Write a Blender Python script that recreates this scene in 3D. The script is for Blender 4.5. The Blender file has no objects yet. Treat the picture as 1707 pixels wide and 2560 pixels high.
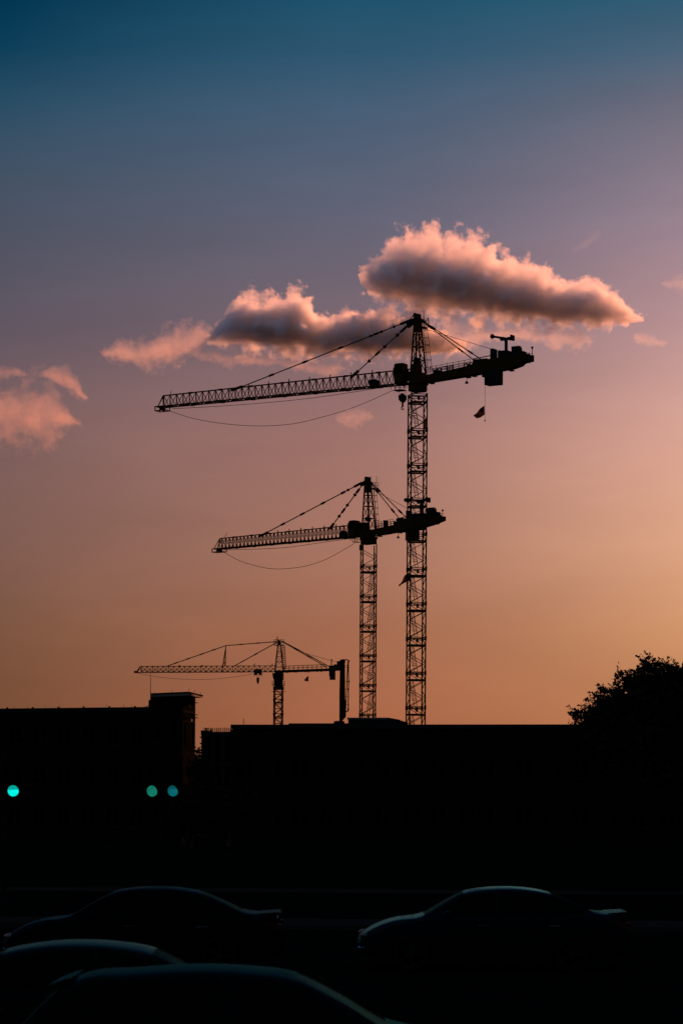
import bpy, bmesh, math, random
from mathutils import Vector, Matrix, Quaternion
R = math.radians
sc = bpy.context.scene
col = sc.collection

# ------------------------------------------------------------------ camera
F = 6044.0              # focal length in pixels of the 1707 x 2560 frame
CX, HY = 853.5, 2010.0  # principal point: frame centre column, horizon row
ROLL = R(0.37)
EYE = 2.85
cam = bpy.data.cameras.new('camera')
cam.sensor_width = 36.0
cam.lens = 36.0 * F / 2560.0
cam.shift_y = (HY - 1280.0) / 2560.0
cam.clip_start, cam.clip_end = 0.5, 60000.0
cam.dof.use_dof = True
cam.dof.focus_distance = 330.0
cam.dof.aperture_fstop = 4.0
co = bpy.data.objects.new('camera', cam)
col.objects.link(co)
co.matrix_world = Matrix.Translation((0, 0, EYE)) @ Matrix.Rotation(R(90), 4, 'X') @ Matrix.Rotation(ROLL, 4, 'Z')
sc.camera = co

def ray(px, py):
    dx, dy = px - CX, HY - py
    c, s = math.cos(ROLL), math.sin(ROLL)
    return Vector(((dx * c - dy * s) / F, 1.0, (dx * s + dy * c) / F))

def P(px, py, d):
    return Vector((0, 0, EYE)) + ray(px, py) * d

def srgb(r, g, b):
    f = lambda c: c / 12.92 if c <= 0.04045 else ((c + 0.055) / 1.055) ** 2.4
    return (f(r / 255), f(g / 255), f(b / 255), 1.0)

# ------------------------------------------------------------------ sky
SUN_AZ, SUN_EL = R(33), R(27)
world = bpy.data.worlds.new('World')
sc.world = world
world.use_nodes = True
nt = world.node_tree
nt.nodes.clear()

class NB:
    """small helper for node graphs"""
    def __init__(s, nt): s.nt = nt
    def n(s, t, **k):
        o = s.nt.nodes.new(t)
        for a, b in k.items(): setattr(o, a, b)
        return o
    def put(s, sock, v):
        if hasattr(v, 'is_linked') or isinstance(v, bpy.types.NodeSocket): s.nt.links.new(v, sock)
        else: sock.default_value = v
    def m(s, op, a, b=0.0, c=0.0, clamp=False):
        o = s.n('ShaderNodeMath', operation=op, use_clamp=clamp)
        s.put(o.inputs[0], a); s.put(o.inputs[1], b); s.put(o.inputs[2], c)
        return o.outputs[0]
    def mr(s, v, a, b, c=0.0, d=1.0, smooth=False):
        o = s.n('ShaderNodeMapRange', clamp=True)
        if smooth: o.interpolation_type = 'SMOOTHSTEP'
        s.put(o.inputs[0], v)
        for i, x in enumerate((a, b, c, d)): s.put(o.inputs[i + 1], x)
        return o.outputs[0]
    def mix(s, f, a, b, mode='MIX'):
        o = s.n('ShaderNodeMix', data_type='RGBA', blend_type=mode)
        s.put(o.inputs[0], f); s.put(o.inputs[6], a); s.put(o.inputs[7], b)
        return o.outputs[2]
    def ramp(s, f, stops):
        o = s.n('ShaderNodeValToRGB')
        cr = o.color_ramp
        while len(cr.elements) < len(stops): cr.elements.new(0.5)
        for e, (p, c) in zip(cr.elements, stops): e.position = p; e.color = c
        s.put(o.inputs[0], f)
        return o.outputs[0]
    def noise(s, v, scale, detail=4, rough=0.55, dist=0.0):
        o = s.n('ShaderNodeTexNoise')
        s.put(o.inputs['Vector'], v)
        o.inputs['Scale'].default_value = scale; o.inputs['Detail'].default_value = detail
        o.inputs['Roughness'].default_value = rough; o.inputs['Distortion'].default_value = dist
        return o.outputs[0]

W = NB(nt)
tc = W.n('ShaderNodeTexCoord')
sep = W.n('ShaderNodeSeparateXYZ')
nt.links.new(tc.outputs['Generated'], sep.inputs[0])
X, Y, Z = sep.outputs
el = W.m('ARCSINE', Z)
az = W.m('ARCTAN2', X, Y)
t_el = W.m('DIVIDE', el, R(24), clamp=True)
ROWS = [1795, 1580, 1360, 1090, 815, 545, 270, 135, 0]       # picture rows, horizon upwards
SKY_L = [(122, 78, 54), (124, 85, 65), (128, 93, 83), (124, 95, 93), (97, 87, 99), (76, 85, 102), (38, 75, 98), (11, 61, 88), (0, 49, 75)]
SKY_C = [(168, 102, 72), (167, 108, 81), (168, 117, 99), (160, 115, 108), (123, 103, 111), (98, 99, 117), (70, 94, 118), (47, 86, 112), (30, 79, 105)]
SKY_R = [(190, 126, 84), (206, 146, 104), (225, 167, 134), (220, 166, 149), (188, 147, 148), (151, 130, 143), (110, 109, 125), (73, 98, 120), (45, 87, 110)]
def sky_stops(cols):
    st = []
    for y, c in zip(ROWS, cols):
        e = math.atan((HY - y) / F)
        st.append((e / R(24), srgb(*c)))
    st.append((1.0, srgb(32, 66, 92)))
    return st
rl, rc_, rr = (W.ramp(t_el, sky_stops(c)) for c in (SKY_L, SKY_C, SKY_R))
ta = W.m('DIVIDE', az, R(8.04))
c1 = W.mix(W.m('ADD', ta, 1.0, clamp=True), rl, rc_)
c2 = W.mix(W.m('POWER', W.m('ADD', ta, 0.0, clamp=True), 1.45), c1, rr)
# sky away from the sunset: blue-grey, rear and overhead raised to fill cloud bases
front = W.mr(W.m('COSINE', W.m('SUBTRACT', az, R(25))), -0.35, 0.45, 0.0, 1.0, True)
high = W.mr(el, R(20), R(70), 1.0, 0.8, True)
low = W.mr(el, R(-1.5), R(0.0), 0.01, 1.0)
dusk = W.m('SUBTRACT', 1.0, front)
front = W.m('ADD', front, W.m('MULTIPLY', dusk, 0.7))
up = W.mr(el, R(14), R(42), 0.0, 1.0, True)
front = W.m('ADD', W.m('MULTIPLY', front, W.m('SUBTRACT', 1.0, up)), W.m('MULTIPLY', up, 2.2))
k = W.m('MULTIPLY', W.m('MULTIPLY', W.m('MULTIPLY', front, high), low), 2.0 ** -0.6)
# faint uneven haze drawn out along the horizon
st = W.n('ShaderNodeVectorMath', operation='MULTIPLY'); nt.links.new(tc.outputs['Generated'], st.inputs[0]); st.inputs[1].default_value = (6.0, 6.0, 26.0)
hz = W.noise(st.outputs[0], 1.6, 5, 0.55, 0.4)
k = W.m('MULTIPLY', k, W.mr(hz, 0.25, 0.75, 0.94, 1.06))
bg = W.n('ShaderNodeBackground')
nt.links.new(W.mix(dusk, c2, srgb(86, 101, 126)), bg.inputs[0]); nt.links.new(k, bg.inputs[1])
wo = W.n('ShaderNodeOutputWorld')
nt.links.new(bg.outputs[0], wo.inputs[0])

# ------------------------------------------------------------------ sun, exposure
sun = bpy.data.lights.new('sun', 'SUN')
sun.energy = 4.6
sun.color = (1.0, 0.33, 0.155)
sun.angle = R(0.5)
so = bpy.data.objects.new('sun', sun)
col.objects.link(so)
sdir = Vector((math.sin(SUN_AZ) * math.cos(SUN_EL), math.cos(SUN_AZ) * math.cos(SUN_EL), math.sin(SUN_EL)))
so.rotation_euler = sdir.to_track_quat('Z', 'Y').to_euler()
so.location = (40, 20, 60)
sc.view_settings.view_transform = 'Standard'
sc.view_settings.look = 'None'
sc.view_settings.exposure = 0.6
sc.view_settings.gamma = 1.0
sc.cycles.volume_bounces = 3
sc.cycles.max_bounces = 8
sc.cycles.diffuse_bounces = 2
sc.cycles.glossy_bounces = 3
sc.cycles.volume_max_steps = 256
sc.cycles.use_denoising = True

# ------------------------------------------------------------------ materials
def mat(name, c, rough=0.6, metal=0.0, vary=0.25, scale=3.0, coat=0.0, bump=0.0, spec=0.5):
    m = bpy.data.materials.new(name); m.use_nodes = True
    b = NB(m.node_tree); bs = m.node_tree.nodes['Principled BSDF']
    t = b.n('ShaderNodeTexCoord')
    n = b.noise(t.outputs['Object'], scale, 5, 0.6)
    lo = tuple(x * (1 - vary) for x in c) + (1,); hi = tuple(min(1, x * (1 + vary)) for x in c) + (1,)
    m.node_tree.links.new(b.ramp(n, [(0.3, lo), (0.7, hi)]), bs.inputs['Base Color'])
    m.node_tree.links.new(b.mr(n, 0.3, 0.7, max(0.02, rough - 0.08), min(1, rough + 0.08)), bs.inputs['Roughness'])
    bs.inputs['Metallic'].default_value = metal
    bs.inputs['Coat Weight'].default_value = coat
    bs.inputs['Coat Roughness'].default_value = 0.04
    bs.inputs['Specular IOR Level'].default_value = spec
    if bump:
        bp = b.n('ShaderNodeBump'); bp.inputs['Strength'].default_value = bump
        m.node_tree.links.new(b.noise(t.outputs['Object'], scale * 8, 4), bp.inputs['Height'])
        m.node_tree.links.new(bp.outputs[0], bs.inputs['Normal'])
    return m
M = {}
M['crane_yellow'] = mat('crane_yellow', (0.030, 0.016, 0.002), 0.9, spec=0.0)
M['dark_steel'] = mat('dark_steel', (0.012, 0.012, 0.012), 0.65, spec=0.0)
M['panel_lit_yellow'] = mat('panel_lit_yellow', (0.42, 0.17, 0.012), 0.7, vary=0.15, spec=0.1)  # brighter than the crane paint: the panel's lit look is put into its colour
M['rope'] = mat('rope', (0.03, 0.03, 0.03), 0.8, spec=0.0)
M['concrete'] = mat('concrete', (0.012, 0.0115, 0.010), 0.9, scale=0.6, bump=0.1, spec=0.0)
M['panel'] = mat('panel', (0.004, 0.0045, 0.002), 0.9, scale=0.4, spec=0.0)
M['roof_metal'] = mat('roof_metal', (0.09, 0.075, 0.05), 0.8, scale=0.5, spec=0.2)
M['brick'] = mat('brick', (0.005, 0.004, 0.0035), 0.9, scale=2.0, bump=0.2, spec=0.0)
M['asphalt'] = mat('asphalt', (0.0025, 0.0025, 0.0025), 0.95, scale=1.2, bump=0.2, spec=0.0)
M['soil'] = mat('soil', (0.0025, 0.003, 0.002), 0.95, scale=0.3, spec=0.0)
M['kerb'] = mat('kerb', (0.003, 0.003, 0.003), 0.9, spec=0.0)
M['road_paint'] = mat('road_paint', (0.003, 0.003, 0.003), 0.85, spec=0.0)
M['bark'] = mat('bark', (0.05, 0.035, 0.025), 0.95, scale=6, bump=0.4, spec=0.0)
M['pump_red'] = mat('pump_red', (0.02, 0.006, 0.005), 0.8, spec=0.0)
M['signal_body'] = mat('signal_body', (0.003, 0.003, 0.003), 0.6, spec=0.0)
M['galvanised'] = mat('galvanised', (0.006, 0.006, 0.006), 0.8, spec=0.0)
M['tyre'] = mat('tyre', (0.004, 0.004, 0.004), 0.9, spec=0.0)
M['rim'] = mat('rim', (0.003, 0.003, 0.003), 0.7, spec=0.1)
M['chrome'] = mat('chrome', (0.06, 0.06, 0.06), 0.3, metal=1.0)
M['tail_red'] = mat('tail_red', (0.02, 0.001, 0.001), 0.4, spec=0.1)
M['headlamp_glass'] = mat('headlamp_glass', (0.03, 0.03, 0.03), 0.15, coat=0.2, spec=0.2)
def paint(name, c, refl, rough):
    """dark metallic car paint: a little diffuse pigment under a tinted gloss, the dim teal sky reflection put into its tint"""
    m = bpy.data.materials.new(name); m.use_nodes = True
    n = m.node_tree; b = NB(n); bs = n.nodes['Principled BSDF']
    bs.inputs['Base Color'].default_value = c + (1,); bs.inputs['Roughness'].default_value = 1.0; bs.inputs['Specular IOR Level'].default_value = 0.0
    t = b.n('ShaderNodeTexCoord'); nz = b.noise(t.outputs['Object'], 9, 4)
    g = b.n('ShaderNodeBsdfAnisotropic')
    fr = b.n('ShaderNodeFresnel'); fr.inputs[0].default_value = 1.32
    tint = b.mix(b.m('POWER', fr.outputs[0], 1.7), (0, 0, 0, 1), tuple(min(1, 18.0 * x) for x in refl) + (1,))
    n.links.new(tint, g.inputs['Color'])
    n.links.new(b.mr(nz, .3, .7, rough, rough + .06), g.inputs['Roughness'])
    ad = b.n('ShaderNodeAddShader'); n.links.new(bs.outputs[0], ad.inputs[0]); n.links.new(g.outputs[0], ad.inputs[1])
    n.links.new(ad.outputs[0], n.nodes['Material Output'].inputs[0])
    return m
M['paint_black'] = paint('paint_black', (.0015, .0015, .002), (.003, .012, .017), .16)
M['paint_blue'] = paint('paint_blue', (.0015, .002, .003), (.012, .045, .055), .14)
M['paint_grey'] = paint('paint_grey', (.002, .002, .002), (.010, .032, .035), .18)
M['paint_green'] = paint('paint_green', (.001, .002, .002), (.002, .013, .016), .18)
M['glass'] = paint('glass', (.001, .001, .001), (.002, .009, .012), .08)

def leaf_mat():
    m = bpy.data.materials.new('leaf'); m.use_nodes = True
    b = NB(m.node_tree); bs = m.node_tree.nodes['Principled BSDF']
    g = b.n('ShaderNodeNewGeometry')
    m.node_tree.links.new(b.ramp(g.outputs['Random Per Island'], [(0, (0.004, 0.006, 0.002, 1)), (1, (0.009, 0.012, 0.004, 1))]), bs.inputs['Base Color'])
    bs.inputs['Roughness'].default_value = 0.6
    bs.inputs['Specular IOR Level'].default_value = 0.0
    return m
M['leaf'] = leaf_mat()

def cloth_mat(name, c):
    m = bpy.data.materials.new(name); m.use_nodes = True
    n = m.node_tree; b = NB(n); bs = n.nodes['Principled BSDF']
    bs.inputs['Base Color'].default_value = tuple(c) + (1,); bs.inputs['Roughness'].default_value = 0.9
    bs.inputs['Specular IOR Level'].default_value = 0.1
    t = b.n('ShaderNodeBsdfTranslucent'); t.inputs[0].default_value = tuple(c) + (1,)
    wv = b.n('ShaderNodeTexNoise'); wv.inputs['Scale'].default_value = 30
    bp = b.n('ShaderNodeBump'); bp.inputs['Strength'].default_value = 0.1
    n.links.new(wv.outputs[0], bp.inputs['Height']); n.links.new(bp.outputs[0], bs.inputs['Normal'])
    mx = b.n('ShaderNodeMixShader'); mx.inputs[0].default_value = 0.45
    n.links.new(bs.outputs[0], mx.inputs[1]); n.links.new(t.outputs[0], mx.inputs[2])
    n.links.new(mx.outputs[0], n.nodes['Material Output'].inputs[0])
    return m
M['cloth_red'] = cloth_mat('cloth_red', (0.015, 0.0015, 0.002))
M['cloth_white'] = cloth_mat('cloth_white', (0.02, 0.016, 0.010))
M['cloth_blue'] = cloth_mat('cloth_blue', (0.002, 0.003, 0.007))

def lens_mat(name, c, strength, visor_shade):
    m = bpy.data.materials.new(name); m.use_nodes = True
    n = m.node_tree; b = NB(n); bs = n.nodes['Principled BSDF']
    bs.inputs['Base Color'].default_value = (0.0, 0.05, 0.04, 1); bs.inputs['Roughness'].default_value = 0.3
    t = b.n('ShaderNodeTexCoord'); s = b.n('ShaderNodeSeparateXYZ'); n.links.new(t.outputs['Object'], s.inputs[0])
    # ribbed lens; the visor's shade on its upper part is put into the emission
    g = b.mr(s.outputs[2], visor_shade[0], visor_shade[1], 1.0, visor_shade[2], True)
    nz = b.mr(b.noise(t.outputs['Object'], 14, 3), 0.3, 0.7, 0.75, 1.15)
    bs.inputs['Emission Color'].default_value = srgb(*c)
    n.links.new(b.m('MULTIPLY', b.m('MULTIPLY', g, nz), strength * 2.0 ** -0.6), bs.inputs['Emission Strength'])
    return m
M['lens_off_red'] = mat('lens_off_red', (0.006, 0.001, 0.001), 0.5, spec=0.05)
M['lens_off_amber'] = mat('lens_off_amber', (0.006, 0.003, 0.001), 0.5, spec=0.05)

# ------------------------------------------------------------------ mesh helpers
class MB:
    def __init__(s): s.v = []; s.f = []; s.mi = []
    def add(s, vs, fs, mi=0):
        o = len(s.v); s.v += [tuple(x) for x in vs]
        s.f += [tuple(o + i for i in f) for f in fs]; s.mi += [mi] * len(fs)
    def box(s, c, d, rz=0.0, mi=0):
        x, y, z = d[0] / 2, d[1] / 2, d[2] / 2
        cs, sn = math.cos(rz), math.sin(rz); vs = []
        for i in (-1, 1):
            for j in (-1, 1):
                for k in (-1, 1):
                    a, b = i * x, j * y
                    vs.append((c[0] + a * cs - b * sn, c[1] + a * sn + b * cs, c[2] + k * z))
        s.add(vs, [(0, 1, 3, 2), (4, 6, 7, 5), (0, 4, 5, 1), (2, 3, 7, 6), (0, 2, 6, 4), (1, 5, 7, 3)], mi)
    def box2(s, a, b, mi=0):
        s.box([(a[i] + b[i]) / 2 for i in range(3)], [abs(a[i] - b[i]) for i in range(3)], 0, mi)
    def beam(s, p, q, w, h=None, mi=0):
        p, q = Vector(p), Vector(q); h = h or w
        d = q - p
        if d.length < 1e-6: return
        d.normalize()
        up = Vector((0, 0, 1)) if abs(d.z) < 0.95 else Vector((1, 0, 0))
        a = d.cross(up).normalized(); b = a.cross(d).normalized()
        vs = [e + a * (i * w / 2) + b * (j * h / 2) for e in (p, q) for i, j in ((-1, -1), (1, -1), (1, 1), (-1, 1))]
        s.add(vs, [(0, 1, 2, 3), (7, 6, 5, 4), (0, 4, 5, 1), (1, 5, 6, 2), (2, 6, 7, 3), (3, 7, 4, 0)], mi)
    def tube(s, pts, r, n=8, mi=0, r2=None):
        pts = [Vector(p) for p in pts]; rings = []
        for i, p in enumerate(pts):
            d = (pts[min(i + 1, len(pts) - 1)] - pts[max(i - 1, 0)]).normalized()
            up = Vector((0, 0, 1)) if abs(d.z) < 0.95 else Vector((1, 0, 0))
            a = d.cross(up).normalized(); b = a.cross(d)
            rr = r if r2 is None else r + (r2 - r) * i / (len(pts) - 1)
            rings += [p + a * (rr * math.cos(2 * math.pi * k / n)) + b * (rr * math.sin(2 * math.pi * k / n)) for k in range(n)]
        fs = [(i * n + k, i * n + (k + 1) % n, (i + 1) * n + (k + 1) % n, (i + 1) * n + k) for i in range(len(pts) - 1) for k in range(n)]
        fs += [tuple(range(n))[::-1], tuple((len(pts) - 1) * n + k for k in range(n))]
        s.add(rings, fs, mi)
    def ball(s, c, r, n=10, sz=1.0, mi=0):
        vs = []; m = n // 2 + 1
        for i in range(m + 1):
            t = math.pi * i / m
            for k in range(n):
                a = 2 * math.pi * k / n
                vs.append((c[0] + r * math.sin(t) * math.cos(a), c[1] + r * math.sin(t) * math.sin(a), c[2] + sz * r * math.cos(t)))
        s.add(vs, [(i * n + k, (i + 1) * n + k, (i + 1) * n + (k + 1) % n, i * n + (k + 1) % n) for i in range(m) for k in range(n)], mi)
    def prism(s, poly, h0, h1, axis, mi=0):
        """poly: 2-D outline; axis 'y': outline is x,z swept along y"""
        n = len(poly)
        f = (lambda p, h: (p[0], h, p[1])) if axis == 'y' else ((lambda p, h: (p[0], p[1], h)) if axis == 'z' else (lambda p, h: (h, p[0], p[1])))
        s.add([f(p, h0) for p in poly] + [f(p, h1) for p in poly],
              [tuple(range(n))[::-1], tuple(range(n, 2 * n))] + [(i, (i + 1) % n, n + (i + 1) % n, n + i) for i in range(n)], mi)
    def build(s, name, m, parent=None, smooth=False, mats=None):
        me = bpy.data.meshes.new(name)
        me.from_pydata(s.v, [], s.f)
        for x in (mats or [m]): me.materials.append(x)
        if mats: me.polygons.foreach_set('material_index', s.mi)
        if smooth: me.polygons.foreach_set('use_smooth', [True] * len(me.polygons))
        bm = bmesh.new(); bm.from_mesh(me); bmesh.ops.recalc_face_normals(bm, faces=bm.faces); bm.to_mesh(me); bm.free()
        me.update()
        o = bpy.data.objects.new(name, me); col.objects.link(o)
        if parent: o.parent = parent
        return o
def tag(o, label=None, cat=None, group=None, kind=None):
    if label: o['label'] = label
    if cat: o['category'] = cat
    if group: o['group'] = group
    if kind: o['kind'] = kind
    return o
def empty(name, loc, rz=0.0):
    o = bpy.data.objects.new(name, None); col.objects.link(o)
    o.location = loc; o.rotation_euler = (0, 0, rz); o.empty_display_size = 0.5
    return o
def copy_tree(o, parent=None):
    c = o.copy(); col.objects.link(c)
    if parent: c.parent = parent
    for ch in list(o.children): copy_tree(ch, c)
    return c
def structure(o):
    o['kind'] = 'structure'; return o

# ------------------------------------------------------------------ ground
g = MB(); g.add([(-9000, -300, 0), (9000, -300, 0), (9000, 16000, 0), (-9000, 16000, 0)], [(0, 1, 2, 3)])
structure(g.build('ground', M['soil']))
g = MB(); g.add([(-60, -10, .004), (60, -10, .004), (60, 54, .004), (-60, 54, .004)], [(0, 1, 2, 3)])
structure(g.build('parking_lot', M['asphalt']))
g = MB(); g.add([(-400, 58, .004), (400, 58, .004), (400, 74, .004), (-400, 74, .004)], [(0, 1, 2, 3)])
structure(g.build('road', M['asphalt']))
g = MB()
for y in (57.9, 74.1): g.box((0, y, 0.065), (800, 0.2, 0.13))
structure(g.build('kerb', M['kerb']))
g = MB(); g.box((0, 76.1, 0.055), (800, 3.6, 0.11)); g.box((0, 56.2, 0.055), (800, 3.0, 0.11))
structure(g.build('pavement', M['concrete']))
g = MB()
for i in range(-60, 60):
    g.add([(i * 6, 65.93, .008), (i * 6 + 3, 65.93, .008), (i * 6 + 3, 66.07, .008), (i * 6, 66.07, .008)], [(0, 1, 2, 3)])
structure(g.build('lane_markings', M['road_paint']))
g = MB()
for yb in (19, 37):
    for i in range(-8, 9):
        x = i * 5.6
        g.add([(x - .05, yb, .008), (x + .05, yb, .008), (x + .05, yb + 9.5, .008), (x - .05, yb + 9.5, .008)], [(0, 1, 2, 3)])
structure(g.build('parking_bay_lines', M['road_paint']))

# ------------------------------------------------------------------ tower cranes
class Frame:
    """upright plane through a crane's mast: local x runs out along the jib, local y towards the viewer's side"""
    def __init__(s, px, py, d, theta):
        p = P(px, py, d)
        s.base = Vector((p.x, p.y, 0)); s.th = R(theta); s.rz = math.pi - s.th
        s.u = Vector((-math.cos(s.th), math.sin(s.th), 0))
        s.w = Vector((-math.sin(s.th), -math.cos(s.th), 0))
        s.ppm = F / d
    def inv(s, px, py, y=0.0):
        D = ray(px, py); C = Vector((0, 0, EYE))
        t = (y - s.w.dot(C - s.base)) / s.w.dot(D)
        p = C + D * t - s.base
        return p.dot(s.u), p.z
    def at(s, px, py, y=0.0):
        a, z = s.inv(px, py, y); return Vector((a, y, z))
    def world(s, v):
        return s.base + s.u * v[0] + s.w * v[1] + Vector((0, 0, v[2]))
    def pbox(s, mb, x0, y0, x1, y1, depth, yc=0.0, mi=0):
        cx = (x0 + x1) / 2
        a, zt = s.inv(cx, y0, yc); _, zb = s.inv(cx, y1, yc)
        d = s.world((a, yc, zt)).y
        L = max(0.25, (abs(x1 - x0) * d / F - depth * math.sin(s.th)) / math.cos(s.th))
        mb.box((a, yc, (zt + zb) / 2), (L, depth, abs(zt - zb)), 0, mi)

def lattice_mast(fr, root, w, psi, z_top, z_ref, section, panels, chord=0.15, brace=0.075, hefty=0.2, ladder=True, style='x'):
    al = R(psi) - fr.rz
    c, s = math.cos(al), math.sin(al); h = w / 2
    def pt(x, y, z): return Vector((x * c - y * s, x * s + y * c, z))
    cor = [(-h, -h), (h, -h), (h, h), (-h, h)]
    mb = MB()
    for x, y in cor:
        a, b = pt(x, y, 0), pt(x, y, z_top)
        n = Vector((chord / 2, 0, 0))
        vs = []
        for z in (0.0, z_top):
            for i, j in ((-1, -1), (1, -1), (1, 1), (-1, 1)):
                vs.append(pt(x + i * chord / 2, y + j * chord / 2, z))
        mb.add(vs, [(0, 1, 2, 3), (7, 6, 5, 4), (0, 4, 5, 1), (1, 5, 6, 2), (2, 6, 7, 3), (3, 7, 4, 0)])
    k0 = -int(z_ref / section) - 1
    joints = [z_ref + k * section for k in range(k0, 60) if 0.5 < z_ref + k * section < z_top]
    if joints and joints[0] > 1.0: joints = [joints[0] - section] + joints
    ph = section / panels
    for zj in joints:
        for f in range(4):
            (x0, y0), (x1, y1) = cor[f], cor[(f + 1) % 4]
            for dz, hh in ((0.0, 0.09), (-0.22, 0.09), (-section * 0.226, hefty)):
                if style == 'k' and hh == 0.09 and dz < 0: continue
                z = zj + dz
                if 0 < z < z_top: mb.beam(pt(x0, y0, z), pt(x1, y1, z), 0.1, hh)
            flip = f in (1, 2)
            for p in range(panels):
                za, zb = zj + p * ph, zj + (p + 1) * ph
                if zb > z_top or za < 0: continue
                up = (p % 2 == 0) != flip
                a = pt(x0, y0, za if up else zb); b = pt(x1, y1, zb if up else za)
                mb.beam(a, b, brace)
                if style == 'k': mb.beam(pt(x0, y0, za), pt(x1, y1, za), brace)
        for x, y in cor:                                   # splice plates at each section joint
            z = zj - 0.1
            if 0.5 < z < z_top - 0.4:
                q = pt(x, y, z); mb.box((q.x, q.y, q.z), (chord * 1.5, chord * 1.5, 0.55), al)
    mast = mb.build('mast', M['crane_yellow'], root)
    if ladder:
        rl = MB()
        sg = -1 if ladder == 'l' else 1
        for zj in joints:
            for (za, zb) in ((zj - section * 0.226, zj - section), ):
                zt, zb2 = zj - section * 0.25, zj - section * 1.0 + 0.15
                if zb2 < 0 or zt > z_top: continue
                lb = MB()
                # slanted ladder between two rest platforms, with a mesh guard
                xa, xb = sg * 0.62 * h, sg * 0.05 * h
                for o in (-0.2, 0.2):
                    lb.beam(pt(xa + o, -0.2 * h, zt), pt(xb + o, -0.2 * h, zb2), 0.05)
                n = int((zt - zb2) / 0.3)
                for i in range(n + 1):
                    t = i / n; x = xa + (xb - xa) * t; z = zt + (zb2 - zt) * t
                    lb.beam(pt(x - .2, -0.2 * h, z), pt(x + .2, -0.2 * h, z), 0.03)
                lad = lb.build('ladder', M['dark_steel'], mast)
                for (t0, t1) in ((0.05, 0.40), (0.47, 0.78)):
                    cg = MB()
                    x0, z0 = xa + (xb - xa) * t0, zt + (zb2 - zt) * t0
                    x1, z1 = xa + (xb - xa) * t1, zt + (zb2 - zt) * t1
                    for i in range(8):
                        o = -0.34 + i * 0.68 / 7
                        cg.beam(pt(x0 + o, 0.1 * h, z0), pt(x1 + o, 0.1 * h, z1), 0.016)
                    for t in (t0, t1):
                        x, z = xa + (xb - xa) * t, zt + (zb2 - zt) * t
                        cg.beam(pt(x - .36, 0.1 * h, z), pt(x + .36, 0.1 * h, z + 0.05), 0.05)
                    cg.build('ladder_guard', M['galvanised'], lad)
            z = zj - section * 0.226
            if 0 < z < z_top:
                rl = MB(); rl.box(tuple(pt(0.15 * h * sg, 0.35 * h, z + 0.12)), (w * 0.8, w * 0.5, 0.05), al); rl.build('rest_platform', M['dark_steel'], mast)
                rl = MB(); q = pt(0.12 * h, -0.1 * h, z + 0.62); rl.box(tuple(q), (0.24, 0.3, 0.5), al); rl.build('cable_box', M['dark_steel'], mast)
    return mast

def lattice_jib(fr, root, top, bot, bay, half=0.6, chord=0.15, brace=0.085, stub=0.4, crossed=False):
    (x0, y0), (x1, y1) = top; (u0, v0), (u1, v1) = bot
    ta, tb = fr.at(x0, y0), fr.at(x1, y1)                 # tip, root
    ba, bb = fr.at(u0, v0), fr.at(u1, v1)
    L = bb.x - ba.x
    n = max(4, int(round(abs(L) / bay)))
    def T(s): 
        t = (s - ta.x) / (tb.x - ta.x); return Vector((s, 0, ta.z + (tb.z - ta.z) * t))
    def B(s, y):
        t = (s - ba.x) / (bb.x - ba.x); return Vector((s, y, ba.z + (bb.z - ba.z) * t))
    mb = MB()
    mb.beam(ta, tb, chord)
    for y in (-half, half): mb.beam(B(ba.x, y), B(bb.x, y), chord)
    for i in range(n + 1):
        s = ba.x + L * i / n
        mb.beam(B(s, -half), B(s, half), brace)
        if i < n:
            s2 = ba.x + L * (i + 1) / n; sm = min((s + s2) / 2, ta.x)
            mb.beam(B(s, half if i % 2 else -half), B(s2, -half if i % 2 else half), brace)
            if crossed:
                a_, b_ = min(s, ta.x), min(s2, ta.x)
                for y in (-half, half):
                    mb.beam(B(s, y), T(b_), brace); mb.beam(B(s2, y), T(a_), brace); mb.beam(B(s, y), T(a_), brace)
            else: 
              for y in (-half, half):
                mb.beam(B(s, y), T(sm), brace); mb.beam(B(s2, y), T(sm), brace)
            if stub and i % 3 == 1 and i > n * 0.28: mb.beam(T(sm), T(sm) + Vector((0, 0, stub)), 0.09)
    for k in range(1, 8):                                  # heavier joints between jib pieces
        s = ba.x + L * k / 8
        mb.box(tuple(T(s)), (0.55, 0.22, 0.22))
        for y in (-half, half): mb.box(tuple(B(s, y)), (0.55, 0.2, 0.24))
    for y in (-half, half): mb.beam(B(ba.x, y), ta, brace * 1.3)
    return mb, T, B

def tie(fr, pts, knots, r=0.055, offs=(0.0,), name='tie_bar', root=None, lug=None):
    mb = MB()
    for o in offs:
        w = [fr.at(x, y, o) for x, y in pts]
        mb.tube(w, r, 8)
        for i in range(len(w) - 1):
            for (j, t, l, th) in knots:
                if j != i: continue
                c = w[i].lerp(w[i + 1], t); d = (w[i + 1] - w[i]).normalized()
                mb.beam(c - d * l / 2, c + d * l / 2, th)
        if lug:
            a, b = fr.at(*lug[0], o), fr.at(*lug[1], o)
            mb.beam(a, b, 0.26, 0.3)
    return mb.build(name, M['crane_yellow'], root)

def catenary(fr, pts, n=28):
    """smooth line through picture points, laid in the crane's own plane"""
    w = [fr.at(x, y) for x, y in pts]
    out = []
    for i in range(n + 1):
        t = i / n * (len(w) - 1); k = min(int(t), len(w) - 2); f = t - k
        p0, p1, p2, p3 = w[max(k - 1, 0)], w[k], w[k + 1], w[min(k + 2, len(w) - 1)]
        out.append(0.5 * ((2 * p1) + (p2 - p0) * f + (2 * p0 - 5 * p1 + 4 * p2 - p3) * f * f + (3 * p1 - p0 - 3 * p2 + p3) * f ** 3))
    return out

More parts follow.
